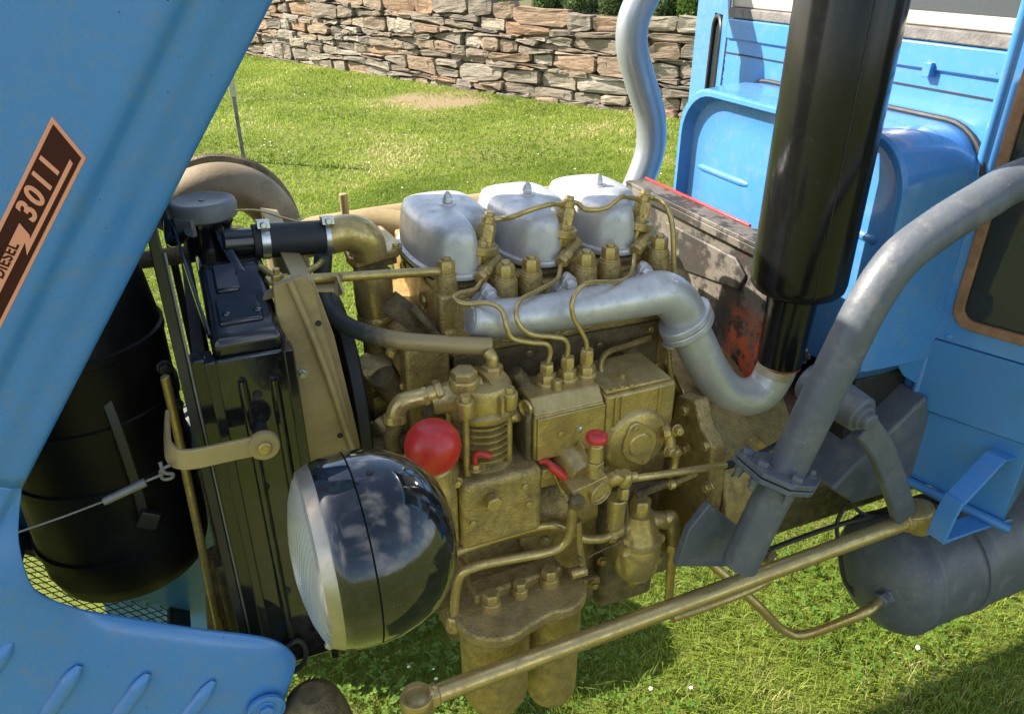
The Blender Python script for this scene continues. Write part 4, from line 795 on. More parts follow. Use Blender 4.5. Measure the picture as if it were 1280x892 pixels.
zb = P(990, 367, y=.88).z; mb = MB(); n0 = P(972, 452, y=.88)
nx_ = .8665; mb.lathe(V(nx_, my_, n0.z - .004), V(.05, 0, 1), [(0, .0335), (.002, .0362), (.015, .0362), (zb - n0.z - .01, .0372), (zb - n0.z + .01, .0385)], 36); nk = part('muffler_neck', 'mufflerblack', mb, bevel=0)
mb = MB(); mb.lathe(V(nx_, my_, n0.z - .0065), Z_, [(0, .0325), (.001, .0358), (.004, .0362), (.005, .034)], 36); part('rust_ring', 'orangered', mb, parent=nk, bevel=0)
mb = MB(); q = V(nx_ + .030, my_ - .022, n0.z + .014); mb.bolt(q, V(.75, -.6, 0), .006, .010); mb.obox(q + V(-.002, .006, 0), V(.008, -.004, 0), V(.004, .008, 0), Z_ * .012); part('neck_clamp', 'blacksatin', mb, parent=nk, bevel=.001)
mb = MB(); mb.lathe(V(mx_, my_, zb), Z_, [(0, .038), (.003, .055), (.008, .066), (.016, .0725), (.028, .0745), (.50, .0745), (.515, .070), (.525, .055), (.53, .03), (.75, .03), (.75, .026)], 56); mu = part('muffler', 'mufflerblack', mb, 'tall glossy black upright exhaust muffler', bevel=0)
mb = MB(); a_ = rad(-112); mb.tube([V(mx_ + .0748 * math.cos(a_), my_ + .0748 * math.sin(a_), zb + .02), V(mx_ + .0748 * math.cos(a_), my_ + .0748 * math.sin(a_), zb + .5)], .0011, 6, 1); part('weld_seam', 'blacksatin', mb, parent=mu, bevel=0)

# ---- bulkhead behind the engine
mb = MB(); mb.box((.850, .918, .78), (.856, 1.36, 1.216)); bh = part('bulkhead', 'plate', mb, 'flaking grey bulkhead plate behind the engine', bevel=.001)
mb = MB(); mb.prism([V(.850, 1.22, 1.177), V(.850, 1.004, 1.177), V(.850, .972, 1.156), V(.850, .983, 1.124), V(.850, 1.22, 1.092)], V(-.006, 0, 0)); part('pressed_panel', 'plate2', mb, parent=bh, bevel=.004)
mb = MB(); mb.box((.836, .910, 1.2145), (.885, 1.365, 1.223)); mb.box((.836, .910, 1.200), (.8395, 1.365, 1.2145)); part('top_flange', 'plate2', mb, parent=bh, bevel=.002)
mb = MB(); mb.box((.878, 1.02, 1.2235), (.884, 1.36, 1.2270)); part('red_edge', 'red', mb, parent=bh, bevel=.001)
mb = MB(); mb.box((.886, .87, .86), (1.12, 1.34, .90)); part('tunnel_plate', 'brownplate', mb, bevel=.003)
mb = MB(); mb.box((.84, .93, .66), (1.3, 1.26, .858)); mb.box((.66, 1.02, .46), (1.6, 1.2, .70)); part('gearbox', 'dirty', mb, bevel=.01)

# ---- air compressor on the side of the engine
CYP = .845; cz0 = P(606, 568, y=.80).z; cx0 = P(603, 540, y=CYP).x
ct = P(585, 470, y=CYP).z; cA = V(cx0, CYP, 0)
def cz(px_y): return P(603, px_y, y=CYP).z
mb = MB(); fb, ft = cz(560), cz(512)
mb.lathe(cA + Z_ * (fb - .03), Z_, [(0, .044), (.02, .044), (.024, .036), (ft - fb + .03, .034)], 36); comp = part('air_compressor', 'goldcast', mb, 'finned bronze air compressor', bevel=0)
for k in range(6):
    z = fb + (ft - fb) * (k + .3) / 6; mb = MB(); mb.lathe(cA + Z_ * z, Z_, [(0, .036), (.0006, .0425), (.0026, .0425), (.0034, .036)], 40, False); part('cooling_fin', 'gold', mb, parent=comp, bevel=0)
mb = MB(); hz = ft + .002
mb.lathe(cA + Z_ * hz, Z_, [(0, .046), (.003, .048), (.010, .048), (.014, .041), (.040, .041), (.046, .038), (.048, .02)], 36)
mb.tube([cA + V(.0, 0, hz + .028), cA + V(-.04, .005, hz + .026), cA + V(-.068, .008, hz + .022)], [.026, .023, .017], 20, 5)
mb.tube([cA + V(.0, .0, hz + .030), cA + V(.03, .012, hz + .034)], [.03, .022], 20, 4)
chd = part('compressor_head', 'gold', mb, parent=comp, bevel=0)
q = P(580, 470, y=CYP - .005); mb = MB(); mb.lathe(q - Z_ * .006, Z_, [(-.01, .0205), (.003, .0205), (.005, .018)], 30); mb.hexa(q - Z_ * .001, Z_, .0185, .011, .1); part('valve_plug', 'gold', mb, parent=comp, bevel=.001)
q = P(615, 462, y=CYP + .005); mb = MB(); mb.lathe(q - Z_ * .014, Z_, [(0, .017), (.008, .0165)], 28); mb.hexa(q - Z_ * .006, Z_, .0158, .014, .3); part('outlet_union', 'gold', mb, parent=comp, bevel=.001)
mb = MB(); mb.tube([q + Z_ * .004, q + Z_ * .018, q + V(-.004, .006, .026)], .0088, 14, 4); part('outlet_stub', 'gold', mb, parent=comp, bevel=0)
q0, q1 = P(548, 489, y=CYP + .006), P(524, 497, y=CYP + .006); d = (q1 - q0).normalized()
mb = MB(); mb.hexa(q0 - d * .004, d, .0165, .010, .2); part('inlet_nut', 'gold', mb, parent=comp, bevel=.001)
mb = MB(); mb.cyl(q0, q1 - d * .0, .0115); mb.hexa(q0 + d * .016, d, .0145, .008, .5); part('inlet_union', 'gold', mb, parent=comp, bevel=.001)
mb = MB(); mb.tube([q1 - d * .008] + px_path([(513, 499, .85), (502, 504, .85), (496, 513, .85), (494, 522, .85)]), [.0125, .0125, .013, .013, .013], 20, 6); mb.lathe(P(494, 520, y=.85), V(-.1, -.2, -1), [(-.002, .0155), (.008, .0155), (.009, .012)], 26); part('inlet_elbow', 'goldsmooth', mb, parent=comp, bevel=0)
for (x, y) in ((581, 502), (636, 491), (560, 492)):
    q = P(x, y, y=CYP - (.038 if x == 581 else .030 if x == 636 else -.01)); mb = MB(); mb.cyl(V(q.x, q.y, fb - .01), V(q.x, q.y, q.z), .0048, None, 12); part('compressor_stud', 'gold', mb, parent=comp, bevel=0)
    mb = MB(); mb.lathe(V(q.x, q.y, q.z - .022), Z_, [(0, .0115), (.02, .0125), (.024, .0115)], 20); mb.hexa(V(q.x, q.y, q.z + .001), Z_, .0082, .009, .3); part('stud_lug', 'gold', mb, parent=comp, bevel=.0008)
mb = MB(); mb.obox(cA + V(.012, -.042, hz + .024), V(.0025, 0, 0), V(0, .006, 0), Z_ * .016); part('head_web', 'gold', mb, parent=comp, bevel=.0015)
q = P(646, 519, y=CYP - .01); mb = MB(); mb.cyl(q - X_ * .03, q + X_ * .003, .009); mb.hexa(q - X_ * .006, X_, .0105, .010); part('side_union', 'gold', mb, parent=comp, bevel=.0008)
# compressor crankcase
by0 = .785; pts = [P(x, y, y=by0) for x, y in ((580, 606), (668, 578), (680, 590), (672, 646), (650, 672), (583, 692), (574, 680), (572, 625))]
zt = P(618, 585, y=by0 + .03).z
mb = MB(); x0, x1 = P(578, 640, y=by0).x, P(679, 600, y=by0).x; zlo = P(580, 690, y=by0).z; zhi = P(625, 598, y=by0).z
mb.box((x0, by0, zlo), (x1, .91, zhi)); cr_ = part('compressor_crankcase', 'goldcast', mb, 'bronze compressor crankcase casting', bevel=.009, segs=4)
mb = MB(); q = P(613, 622, y=by0); mb.cyl(q, q - Y_ * .012, .0085); mb.hexa(q - Y_ * .010, -Y_, .0125, .009, .2); part('drain_plug', 'gold', mb, parent=cr_, bevel=.001)
mb = MB(); mb.box((x0 - .016, by0 + .012, zlo + .01), (x0 - .001, .90, zhi - .01)); mb.box((x0 - .032, by0 + .02, zlo + .02), (x0 - .015, .89, zhi - .02)); part('crankcase_end_plate', 'goldcast', mb, parent=cr_, bevel=.003)
mb = MB(); mb.bolt(P(571, 602, y=by0 + .01), V(-.3, -1, 0), .006, .008); part('end_plate_bolt', 'gold', mb, parent=cr_, bevel=.0006)
mb = MB(); mb.prism([V(x1 - .004, by0 + .02, zhi + .001), V(x1 + .030, by0 + .05, zhi - .004), V(x1 + .012, .91, zhi + .012), V(cx0 + .035, .91, zhi + .02)], V(0, 0, -.06)); part('mounting_web', 'goldcast', mb, parent=cr_, bevel=.004)
q = P(594, 577, y=.80); mb = MB(); mb.bolt(q - Z_ * .012, Z_, .0072, .009); part('tap_base', 'gold', mb, parent=cr_, bevel=.0006)
mb = MB(); mb.tube([q - Z_ * .006, q + Z_ * .008, q + V(.005, 0, .0125), q + V(.017, -.004, .008), q + V(.020, -.004, .0065)], [.0034, .0036, .0042, .0046, .0046], 12, 5); part('tap_handle', 'red', mb, 'small red tap handle at the compressor foot', parent=cr_, bevel=0)
a, b = P(674, 577, y=.80), P(706, 596, y=.78); mb = MB(); mb.tube([a, P(684, 577, y=.795), P(692, 585, y=.787), b], [.0034, .0042, .0066, .0068], 14, 6); part('drain_lever', 'red', mb, 'red lever beside the injection pump', parent=cr_, bevel=0)
mb = MB(); q = P(682, 590, y=.80); mb.hexa(q + Y_ * .012, -Y_, .0115, .018, .3); mb.obox(q + V(.006, .012, -.016), V(.012, 0, 0), V(0, .010, 0), Z_ * .012); part('drain_cock', 'gold', mb, parent=cr_, bevel=.001)
# red breather ball on its cup
q = P(541, 557, y=.775); R_ = M(36, q); mb = MB(); mb.lathe(q, V(.05, 0, 1), [(-R_ * .98, R_ * .15), (-R_ * .93, R_ * .42), (-R_ * .72, R_ * .72), (-R_ * .42, R_ * .92), (0, R_), (R_ * .38, R_ * .93), (R_ * .66, R_ * .74), (R_ * .80, R_ * .56), (R_ * .83, R_ * .46), (R_ * .84, .0008)], 48); rb = part('oil_filler_ball', 'red', mb, 'round bright red oil filler cap in front of the compressor', bevel=0)
mb = MB(); mb.lathe(q - Z_ * R_ * .75, -Z_, [(0, .019), (.005, .0235), (.03, .0225), (.035, .026), (.06, .026)], 30); part('filler_cup', 'gold', mb, parent=rb, bevel=.001)
mb = MB(); mb.tube([q - Z_ * .06, q + V(.03, .05, -.08), q + V(.05, .12, -.09)], .02, 16, 4); part('filler_pipe', 'goldcast', mb, parent=rb, bevel=0)
# dark fittings behind the compressor
for l_, r_ in ((((497, 522, .90), (490, 545, .91), (497, 575, .92), (520, 600, .93)), .011), (((530, 520, .90), (548, 512, .905), (566, 512, .92)), .010), (((455, 560, .95), (500, 555, .96), (540, 540, .97)), .016), (((478, 470, .98), (500, 500, .985), (520, 540, .985), (530, 600, .985)), .02)):
    mb = MB(); mb.tube(px_path(l_), r_, 14, 5); part('coolant_pipe', 'dirty', mb, bevel=0)

# ---- injection pump and governor
PY = .800; xa, xb, xc = P(669, 560, y=PY).x, P(757, 525, y=PY).x, P(842, 520, y=PY).x
zl = P(712, 514, y=PY).z; zb_ = P(672, 570, y=PY).z - .012; ztp = P(712, 484, y=PY + .03).z
mb = MB(); mb.box((xa, PY + .004, zb_), (xb, .89, zl)); 
mb.prism([V(xa, PY + .004, zl - .001), V(xa, PY + .022, ztp), V(xa, .882, ztp), V(xa, .888, zl - .001)], V(xb - xa, 0, 0)); pump = part('injection_pump', 'gold', mb, 'bronze three outlet fuel injection pump', bevel=.004, segs=3)
mb = MB(); mb.box((xa + .003, PY - .001, zb_ + .004), (xb - .002, PY + .0035, zl - .002)); cov = part('pump_side_cover', 'gold', mb, parent=pump, bevel=.001)
mb = MB(); mb.box((xa - .010, PY + .008, zb_ - .01), (xa - .0005, .895, ztp - .012)); part('pump_end_flange', 'dirty', mb, parent=pump, bevel=.004)
mb = MB(); nrm_ = V(0, -1, .55).normalized(); tgz = V(0, .55, 1).normalized(); q = P(722, 502, y=PY + .014); mb.obox(q + nrm_ * .0005, X_ * .022, nrm_ * .0012, tgz * .0085); part('name_plate', 'goldcast', mb, parent=pump, bevel=.0006)
for k, (x, y) in enumerate(((683, 474), (709, 464), (733, 455))):
    q = P(x, y, y=.853); o_ = V(q.x, .853, ztp - .002); mb = MB(); mb.lathe(o_, Z_, [(0, .0165), (.006, .016), (.008, .0135)], 24); mb.hexa(o_ + Z_ * .006, Z_, .0138, .013, .3 + k); part('delivery_union', 'gold', mb, parent=pump, bevel=.0008)
    mb = MB(); zt2 = P(x, y - 12, y=.853).z; mb.lathe(o_ + Z_ * .018, Z_, [(0, .0095), (.006, .0095)], 18); mb.hexa(o_ + Z_ * .023, Z_, .0108, max(.012, zt2 - o_.z - .014), .6 + k); part('delivery_nut', 'gold', mb, parent=pump, bevel=.0008)
q = P(696, 482, y=.835); mb = MB(); mb.cyl(V(q.x, q.y - .006, ztp - .03), V(q.x, q.y, q.z + .006), .007); mb.hexa(V(q.x, q.y, q.z - .001), Z_, .0075, .011); part('bleed_screw', 'gold', mb, parent=pump, bevel=.0006)
for x, y in ((701, 542), (724, 536)): mb = MB(); mb.lathe(P(x, y, y=PY - .001), -Y_, [(0, .0052), (.0025, .005), (.0035, .003), (.0035, .0005)], 14); part('cover_screw', 'zinc' if x == 724 else 'gold', mb, parent=pump, bevel=0)
mb = MB(); a = P(648, 470, y=.87); mb.cyl(a, P(668, 498, y=.86), .0115, .0125); mb.hexa(a - V(.006, 0, -.008), V(.5, -.1, -.8), .0115, .013); part('fuel_feed_union', 'dirty', mb, parent=pump, bevel=.0008)
mb = MB(); q = P(658, 509, y=.815); mb.lathe(q, V(-1, -.35, 0), [(0, .012), (.004, .0115), (.001, .008), (.001, .001)], 20); part('end_plug', 'gold', mb, parent=pump, bevel=0)
# governor housing
gz1_, gz0_ = P(800, 488, y=PY + .002).z, P(800, 528, y=PY).z - .03
mb = MB(); mb.box((xb + .001, PY + .002, gz0_), (xc, .905, gz1_)); gov = part('governor_housing', 'gold', mb, 'square bronze governor housing behind the pump', bevel=.003)
mb = MB(); mb.box((xb + .004, PY + .010, gz1_ - .0005), (xc - .004, .900, gz1_ + .005)); part('governor_lid', 'gold', mb, parent=gov, bevel=.002)
for x in (xb + .014, xb + .024, xc - .03): mb = MB(); mb.box((x, PY - .0012, gz0_ + .032), (x + .0035, PY + .003, gz1_ - .002)); part('housing_fin', 'gold', mb, parent=gov, bevel=.0008)
for x, y in ((767, 497), (781, 500), (777, 484), (801, 492), (778, 470)): mb = MB(); q = P(x, y, z=gz1_ + .005); q.y = max(q.y, PY + .012); mb.lathe(q, Z_, [(0, .0048), (.003, .0045), (.0035, .0005)], 12); part('lid_screw', 'gold', mb, parent=gov, bevel=0)
q = P(762, 476, y=.86); mb = MB(); mb.cyl(q - X_ * .012, q + X_ * .02, .008); mb.lathe(q - X_ * .006, X_, [(-.008, .004), (-.006, .009), (.002, .0115), (.010, .009), (.012, .004)], 18); mb.hexa(q + X_ * .012, X_, .0082, .007); part('banjo_union', 'gold', mb, parent=gov, bevel=.0006)
mb = MB(); mb.tube(px_path([(756, 474, .86), (751, 462, .87), (753, 448, .885), (762, 439, .90), (780, 433, .93), (812, 422, .945)]), [.0045, .0045, .0045, .0048, .0055, .0058], 12, 6); part('return_pipe', 'goldsmooth', mb, bevel=0)
mb = MB(); q = P(778, 443, y=.93); mb.bolt(q, V(.2, -1, .2), .0045, .006); mb.obox(q + V(-.004, .006, .006), V(.009, 0, .003), V(0, .003, 0), Z_ * .006); part('pipe_clip', 'dirty', mb, bevel=.0008)
# round governor body and oval cover
q = P(795, 556, y=.79); mb = MB(); mb.lathe(q + V(.006, .10, .0), -Y_, [(0, .056), (.080, .056), (.092, .052), (.0965, .046)], 44); part('governor_body', 'gold', mb, parent=gov, bevel=.0015)
mb = MB(); nrm_ = -Y_; ov = []
for t in np.linspace(0, 2 * math.pi, 36, endpoint=False):
    ct_, st_ = math.cos(t), math.sin(t); rr_ = .029 + .0125 * abs(math.cos(t)) ** 6; ov.append(q + V(.006, .0042, 0) + V(.32, 0, -.95) * (ct_ * rr_ * -1) + V(.95, 0, .32) * (st_ * .029))
mb.prism(ov, -Y_ * .006); part('oval_cover', 'goldsmooth', mb, parent=gov, bevel=.0015)
mb = MB(); mb.lathe(q + V(.006, -.0017, 0), -Y_, [(0, .0205), (.0025, .018), (.003, .0005)], 32); part('cover_disc', 'goldsmooth', mb, parent=gov, bevel=.0006)
for s_ in (-1, 1): mb = MB(); mb.lathe(q + V(.006, -.0017, 0) + V(.32, 0, -.95) * .0335 * s_, -Y_, [(0, .0045), (.003, .004), (.0035, .0005)], 12); part('oval_screw', 'goldsmooth', mb, parent=gov, bevel=0)
# linkage right of the governor
for l_, r_ in ((((828, 530, .80), (836, 545, .795), (838, 560, .79)), .009), (((836, 545, .80), (848, 535, .80)), .008), (((845, 560, .795), (842, 585, .79), (834, 596, .785)), .0065)):
    mb = MB(); mb.tube(px_path(l_), r_, 12, 4); part('governor_link', 'gold', mb, bevel=0)
for x, y, ax, r_ in ((829, 541, (1, -.4, .2), .011), (846, 537, (0, -1, .2), .009), (836, 562, (.2, -1, 0), .011), (843, 563, (.2, -1, 0), .009)):
    mb = MB(); mb.bolt(P(x, y, y=.79), ax, r_ * .8, .011); part('link_nut', 'gold', mb, bevel=.0008)
# throttle rods
mb = MB(); a, b = P(790, 598, y=.755), P(907, 581, y=.76); mb.cyl(a, b, .0055, .0058, 14); thr = part('throttle_rod', 'goldsmooth', mb, bevel=0)
mb = MB(); mb.tube(px_path([(905, 582, .76), (925, 577, .765), (950, 566, .78), (985, 548, .81)]), [.0062, .0062, .0045, .0045], 12, 4); part('cable_boot', 'rubber', mb, parent=thr, bevel=0)
q = P(781, 597, y=.755); mb = MB(); mb.lathe(q - Z_ * .014, Z_, [(0, .008), (.004, .0105), (.014, .0115), (.022, .0105), (.024, .0085)], 20); mb.cyl(q, q + (b - a).normalized() * .02, .007); mb.hexa(q - Z_ * .034, Z_, .0095, .018); part('rod_ball_joint', 'goldsmooth', mb, parent=thr, bevel=.0006)
mb = MB(); sa, sb = P(795, 618, y=.765), P(832, 604, y=.765); ns = 90
mb.tube([sa.lerp(sb, i / ns) + (Y_ * math.cos(i * .9) + Z_ * math.sin(i * .9)) * .0058 for i in range(ns + 1)], .0013, 6, 1); mb.cyl(sa, sb, .0042); part('return_spring', 'dirty', mb, bevel=0)
mb = MB(); mb.tube([sb] + px_path([(842, 604, .766), (870, 592, .775)]), .004, 10, 3); mb.lathe(P(840, 605, y=.765), V(1, 0, .1), [(-.008, .002), (-.005, .0075), (.003, .0075), (.008, .003)], 14); part('spring_link', 'gold', mb, bevel=0)

# ---- fuel lift pump with red primer knob
q = P(746, 543, y=.745); mb = MB(); mb.lathe(q - Z_ * .006, V(.05, 0, 1), [(-.004, .0085), (-.003, .0135), (.0, .0152), (.003, .0152), (.006, .0135), (.0075, .0115), (.0078, .005), (.0070, .0035), (.0070, .0005)], 36); kn = part('primer_knob', 'red', mb, 'small red primer knob on the fuel lift pump', bevel=0)
mb = MB(); mb.lathe(q - Z_ * .010, -Z_, [(0, .009), (.003, .0075), (.006, .0105), (.030, .0108), (.032, .009)], 26); mb.hexa(q - Z_ * .042, -Z_, .0125, .012, .2); mb.lathe(q - Z_ * .053, -Z_, [(0, .010), (.014, .010)], 20); part('primer_barrel', 'goldsmooth', mb, parent=kn, bevel=.0008)
lq = P(738, 612, y=.75); mb = MB(); mb.obox(lq + V(0, .02, 0), V(.027, 0, .006), V(0, .025, 0), V(-.004, 0, .015)); mb.lathe(lq + V(.012, .0, -.004), V(.25, -1, -.1), [(-.02, .020), (.008, .0195), (.010, .0175), (.004, .0160), (.003, .001)], 28); lp = part('fuel_lift_pump', 'gold', mb, bevel=.004, segs=3)
mb = MB(); mb.hexa(P(719, 623, y=.748), V(-.1, -1, -.3), .0125, .014, .3); mb.cyl(P(719, 620, y=.77), P(719, 623, y=.745), .009); part('pump_inlet_bolt', 'dirty', mb, parent=lp, bevel=.0008)
mb = MB(); mb.tube([lq + V(0, .02, .01), lq + V(-.005, .06, .02), lq + V(-.005, .12, .03)], [.022, .026, .03], 18, 4); mb.tube([lq + V(.028, .01, .0), lq + V(.042, .0, .01), lq + V(.046, -.002, .016)], [.012, .011, .009], 14, 4); part('pump_throat', 'gold', mb, parent=lp, bevel=0)
mb = MB(); mb.strip([P(706, 585, y=.795), P(716, 572, y=.795), P(728, 555, y=.79)], V(0, 1, .3), .012, .003, 2); part('pump_lever', 'gold', mb, parent=lp, bevel=.0006)
mb = MB(); q = P(770, 640, y=.765); mb.lathe(q + Z_ * .028, -Z_, [(0, .0135), (.002, .0148), (.008, .014), (.05, .0128), (.058, .009), (.060, .003)], 26); lpb = part('sediment_glass', 'goldsmooth', mb, bevel=0)
mb = MB(); mb.tube([q + V(.016, 0, .022), q + V(.0185, -.002, -.01), q + V(.0165, -.002, -.05), q + V(.002, -.002, -.062)], .0016, 6, 4); part('wire_bail', 'dirty', mb, parent=lpb, bevel=0)

# ---- water trap bowl
q = P(797, 664, y=.80); r_ = .041; mb = MB()
mb.lathe(q, Z_, [(-.030, .036), (-.012, .0375), (-.0115, r_), (-.004, r_), (-.002, .037), (.016, .030), (.032, .024), (.040, .022)], 40); trap = part('water_trap', 'gold', mb, 'bronze sediment bowl hanging from the fuel line', bevel=0)
mb = MB(); mb.lathe(q - Z_ * .0125, -Z_, [(0, .0385), (.004, .040), (.03, .0395), (.058, .036), (.075, .026), (.083, .016), (.086, .010), (.095, .0095), (.099, .007)], 40); part('bowl', 'goldsmooth', mb, parent=trap, bevel=0)
mb = MB(); mb.lathe(q + Z_ * .03, Z_, [(0, .0165), (.022, .016)], 24); mb.hexa(q + Z_ * .048, Z_, .0175, .019, .2); part('centre_bolt', 'gold', mb, parent=trap, bevel=.001)
mb = MB(); mb.cyl(q + V(.0, 0, .026), P(838, 650, y=.79), .0145); mb.cyl(q + V(0, 0, .02), P(760, 668, y=.79), .011); mb.hexa(P(768, 668, y=.79), V(-1, 0, .15), .0125, .012); part('trap_ports', 'gold', mb, parent=trap, bevel=.0008)
for s_, (x, y) in enumerate(((781, 688), (824, 672))): mb = MB(); o_ = P(x, y, y=.765 if s_ == 0 else .775); mb.lathe(o_, V(.1, -1, .15), [(-.004, .009), (.004, .0085), (.002, .005), (.002, .0005)], 18); part('trap_lug', 'gold', mb, parent=trap, bevel=0)
mb = MB(); mb.tube(px_path([(832, 652, .79), (838, 646, .788), (841, 658, .785), (841, 680, .785), (838, 720, .785), (836, 752, .785)]), [.0125, .0130, .0125, .0085, .0075, .0075], 14, 5); part('trap_pipe', 'gold', mb, bevel=0)
mb = MB(); mb.hexa(P(841, 678, y=.785), -Z_, .0120, .016); part('trap_pipe_nut', 'gold', mb, bevel=.0008)

# ---- twin oil filter
fy = .785; q1_, q2_ = P(618, 766, y=fy), P(690, 738, y=fy + .035); mb = MB(); zt_ = q1_.z
q2_.z = zt_; q2_ = P(692, 740, z=zt_)
def filt(c, r, zbot): m = MB(); m.lathe(V(c.x, c.y, zt_ - .006), -Z_, [(0, r), (.012, r * .985), (zt_ - zbot - .03, r * .93), (zt_ - zbot - .012, r * .80), (zt_ - zbot, r * .5)], 40); return m
r1_, r2_ = M(46, q1_), M(36, q2_)
ff = part('oil_filter', 'goldcast', filt(q1_, r1_, P(612, 872, y=fy).z), 'twin canister bronze oil filter below the pump', bevel=0)
part('second_canister', 'goldcast', filt(q2_, r2_, P(690, 842, y=fy + .035).z), parent=ff, bevel=0)
mb = MB(); out = []
d = (q2_ - q1_); d.z = 0; d.normalize(); nrm_ = V(-d.y, d.x, 0)
aa = math.atan2(d.y, d.x)
o1 = [V(q1_.x + (r1_ + .006) * math.cos(aa + t), q1_.y + (r1_ + .006) * math.sin(aa + t), zt_ - .008) for t in np.linspace(rad(62), rad(298), 20)]
o2 = [V(q2_.x + (r2_ + .006) * math.cos(aa + t), q2_.y + (r2_ + .006) * math.sin(aa + t), zt_ - .008) for t in np.linspace(rad(-118), rad(118), 20)]
mb.prism(o1 + o2, Z_ * .020); part('filter_cover', 'goldcast', mb, parent=ff, bevel=.004, segs=3)
mb = MB(); mb.obox((q1_ + q2_) / 2 + V(0, .035, .014), d * .075, nrm_ * .018, Z_ * .014); mb.obox((q1_ + q2_) / 2 + V(0, .10, -.03), d * .065, nrm_ * .06, Z_ * .03); part('filter_bridge', 'goldcast', mb, parent=ff, bevel=.006, segs=3)
for (x, y, w) in ((614, 745, 1.15), (650, 729, .95), (687, 715, 1.15)): mb = MB(); o_ = P(x, y, z=zt_ + .034); mb.lathe(o_ - Z_ * .012, Z_, [(-.02, .0145 * w), (0, .013 * w), (.004, .0125 * w)], 22); mb.hexa(o_ - Z_ * .008, Z_, .0118 * w, .014 * w, .3); part('filter_bolt', 'gold', mb, parent=ff, bevel=.0008)
mb = MB(); o_ = P(727, 713, y=.79); mb.cyl(o_ - X_ * .02, o_ + X_ * .006, .009); mb.hexa(o_, X_, .010, .008); part('filter_union', 'gold', mb, parent=ff, bevel=.0008)
mb = MB(); mb.tube(px_path([(568, 772, .80), (569, 745, .80), (576, 718, .795), (600, 706, .79), (645, 697, .785), (690, 688, .78), (708, 675, .776), (714, 655, .772), (716, 632, .765)]), .0072, 14, 7); part('oil_pipe', 'goldsmooth', mb, 'bent bronze pipe from filter up to the lift pump', bevel=0)
mb = MB(); mb.lathe(P(568, 778, y=.80), Z_, [(-.01, .0135), (.014, .013), (.018, .010)], 18); part('pipe_foot', 'gold', mb, bevel=.001)
mb = MB(); mb.tube(px_path([(548, 698, .815), (590, 682, .81), (640, 666, .805), (684, 656, .80), (712, 662, .795), (727, 672, .79), (750, 673, .788), (764, 668, .788)]), .0072, 14, 7); part('fuel_pipe', 'goldsmooth', mb, bevel=0)
mb = MB(); mb.tube(px_path([(722, 650, .785), (724, 680, .788), (728, 704, .79)]), .006, 10, 4); part('drip_pipe', 'goldsmooth', mb, bevel=0)
mb = MB(); mb.tube(px_path([(735, 696, .775), (755, 686, .775), (772, 679, .77)]), .0012, 6, 4); o_ = P(762, 684, y=.772)
mb.tube([P(716 + 6, 700, y=.785) + V(.008 * math.cos(t), -.001, .008 * math.sin(t)) for t in np.linspace(0, 6, 12)], .0013, 6, 2); part('lock_wire', 'dirty', mb, bevel=0)
mb = MB(); mb.tube(px_path([(690, 585, .80), (702, 612, .80), (708, 618, .795)]), .0032, 8, 4); part('dip_tube', 'goldsmooth', mb, bevel=0)
mb = MB(); o_ = P(682, 682, y=.862); mb.lathe(o_ + Y_ * .03, -Y_, [(0, .034), (.006, .034), (.010, .028), (.012, .010)], 30); mb.bolt(o_ + V(.004, .018, 0), -Y_, .010, .012); part('side_boss', 'goldcast', mb, parent=blk, bevel=.001)
# big round casting behind the lift pump
mb = MB(); o_ = P(690, 625, y=.86); mb.tube([o_ + V(-.09, .02, -.01), o_ + V(0, .0, 0), o_ + V(.05, 0, .01)], [.045, .05, .052], 26, 4); part('camshaft_tunnel', 'goldcast', mb, parent=blk, bevel=0)
mb = MB(); o_ = P(760, 700, y=.88); mb.box((o_.x - .02, .865, .60), (o_.x + .09, .90, .86)); part('crankcase_end', 'dirty', mb, parent=blk, bevel=.01)

# ---- flywheel flange and clutch housing
mb = MB(); fx_ = .668
mb.prism([P(x, y, x=fx_) for x, y in ((846, 494), (868, 500), (876, 535), (884, 548), (890, 560), (889, 592), (884, 640), (872, 684), (852, 706), (834, 690), (822, 640), (830, 560))], X_ * .028); fl_ = part('flywheel_flange', 'goldcast', mb, bevel=.005, segs=3)
for x, y in ((858, 512), (884, 556), (886, 608), (876, 664), (858, 560), (850, 600)): mb = MB(); mb.bolt(P(x, y, x=fx_), V(-1, -.25, 0), .0085, .011); part('flange_bolt', 'gold', mb, parent=fl_, bevel=.0008)
mb = MB(); cs = [(0, .33, .80), (.06, .32, .78), (.12, .28, .72), (.22, .24, .66)]
rs = []
for dx, hw, s_ in cs: rs.append([V(.697 + dx, CY_ + hw * math.cos(t), .82 + .215 * s_ * 1.25 * math.sin(t)) for t in np.linspace(0, 2 * math.pi, 40, endpoint=False)])
mb.rings(rs); ch_ = part('clutch_housing', 'goldcast', mb, 'bronze clutch housing behind the engine', bevel=.003)
mb = MB(); mb.prism([V(.698, .83, .915), V(.80, .83, .925), V(.83, .83, .90), V(.80, .83, .80), V(.698, .83, .78)], V(0, .12, 0)); part('housing_shelf', 'goldcast', mb, parent=ch_, bevel=.004)
mb = MB(); mb.bolt(P(897, 524, y=.90), V(-.5, -.6, .4), .010, .012); part('housing_bolt', 'gold', mb, parent=ch_, bevel=.0008)
mb = MB(); mb.tube(px_path([(890, 610, .79), (920, 590, .79), (960, 560, .80), (990, 545, .82)]), .003, 8, 4); part('fuel_hose', 'rubber', mb, bevel=0)

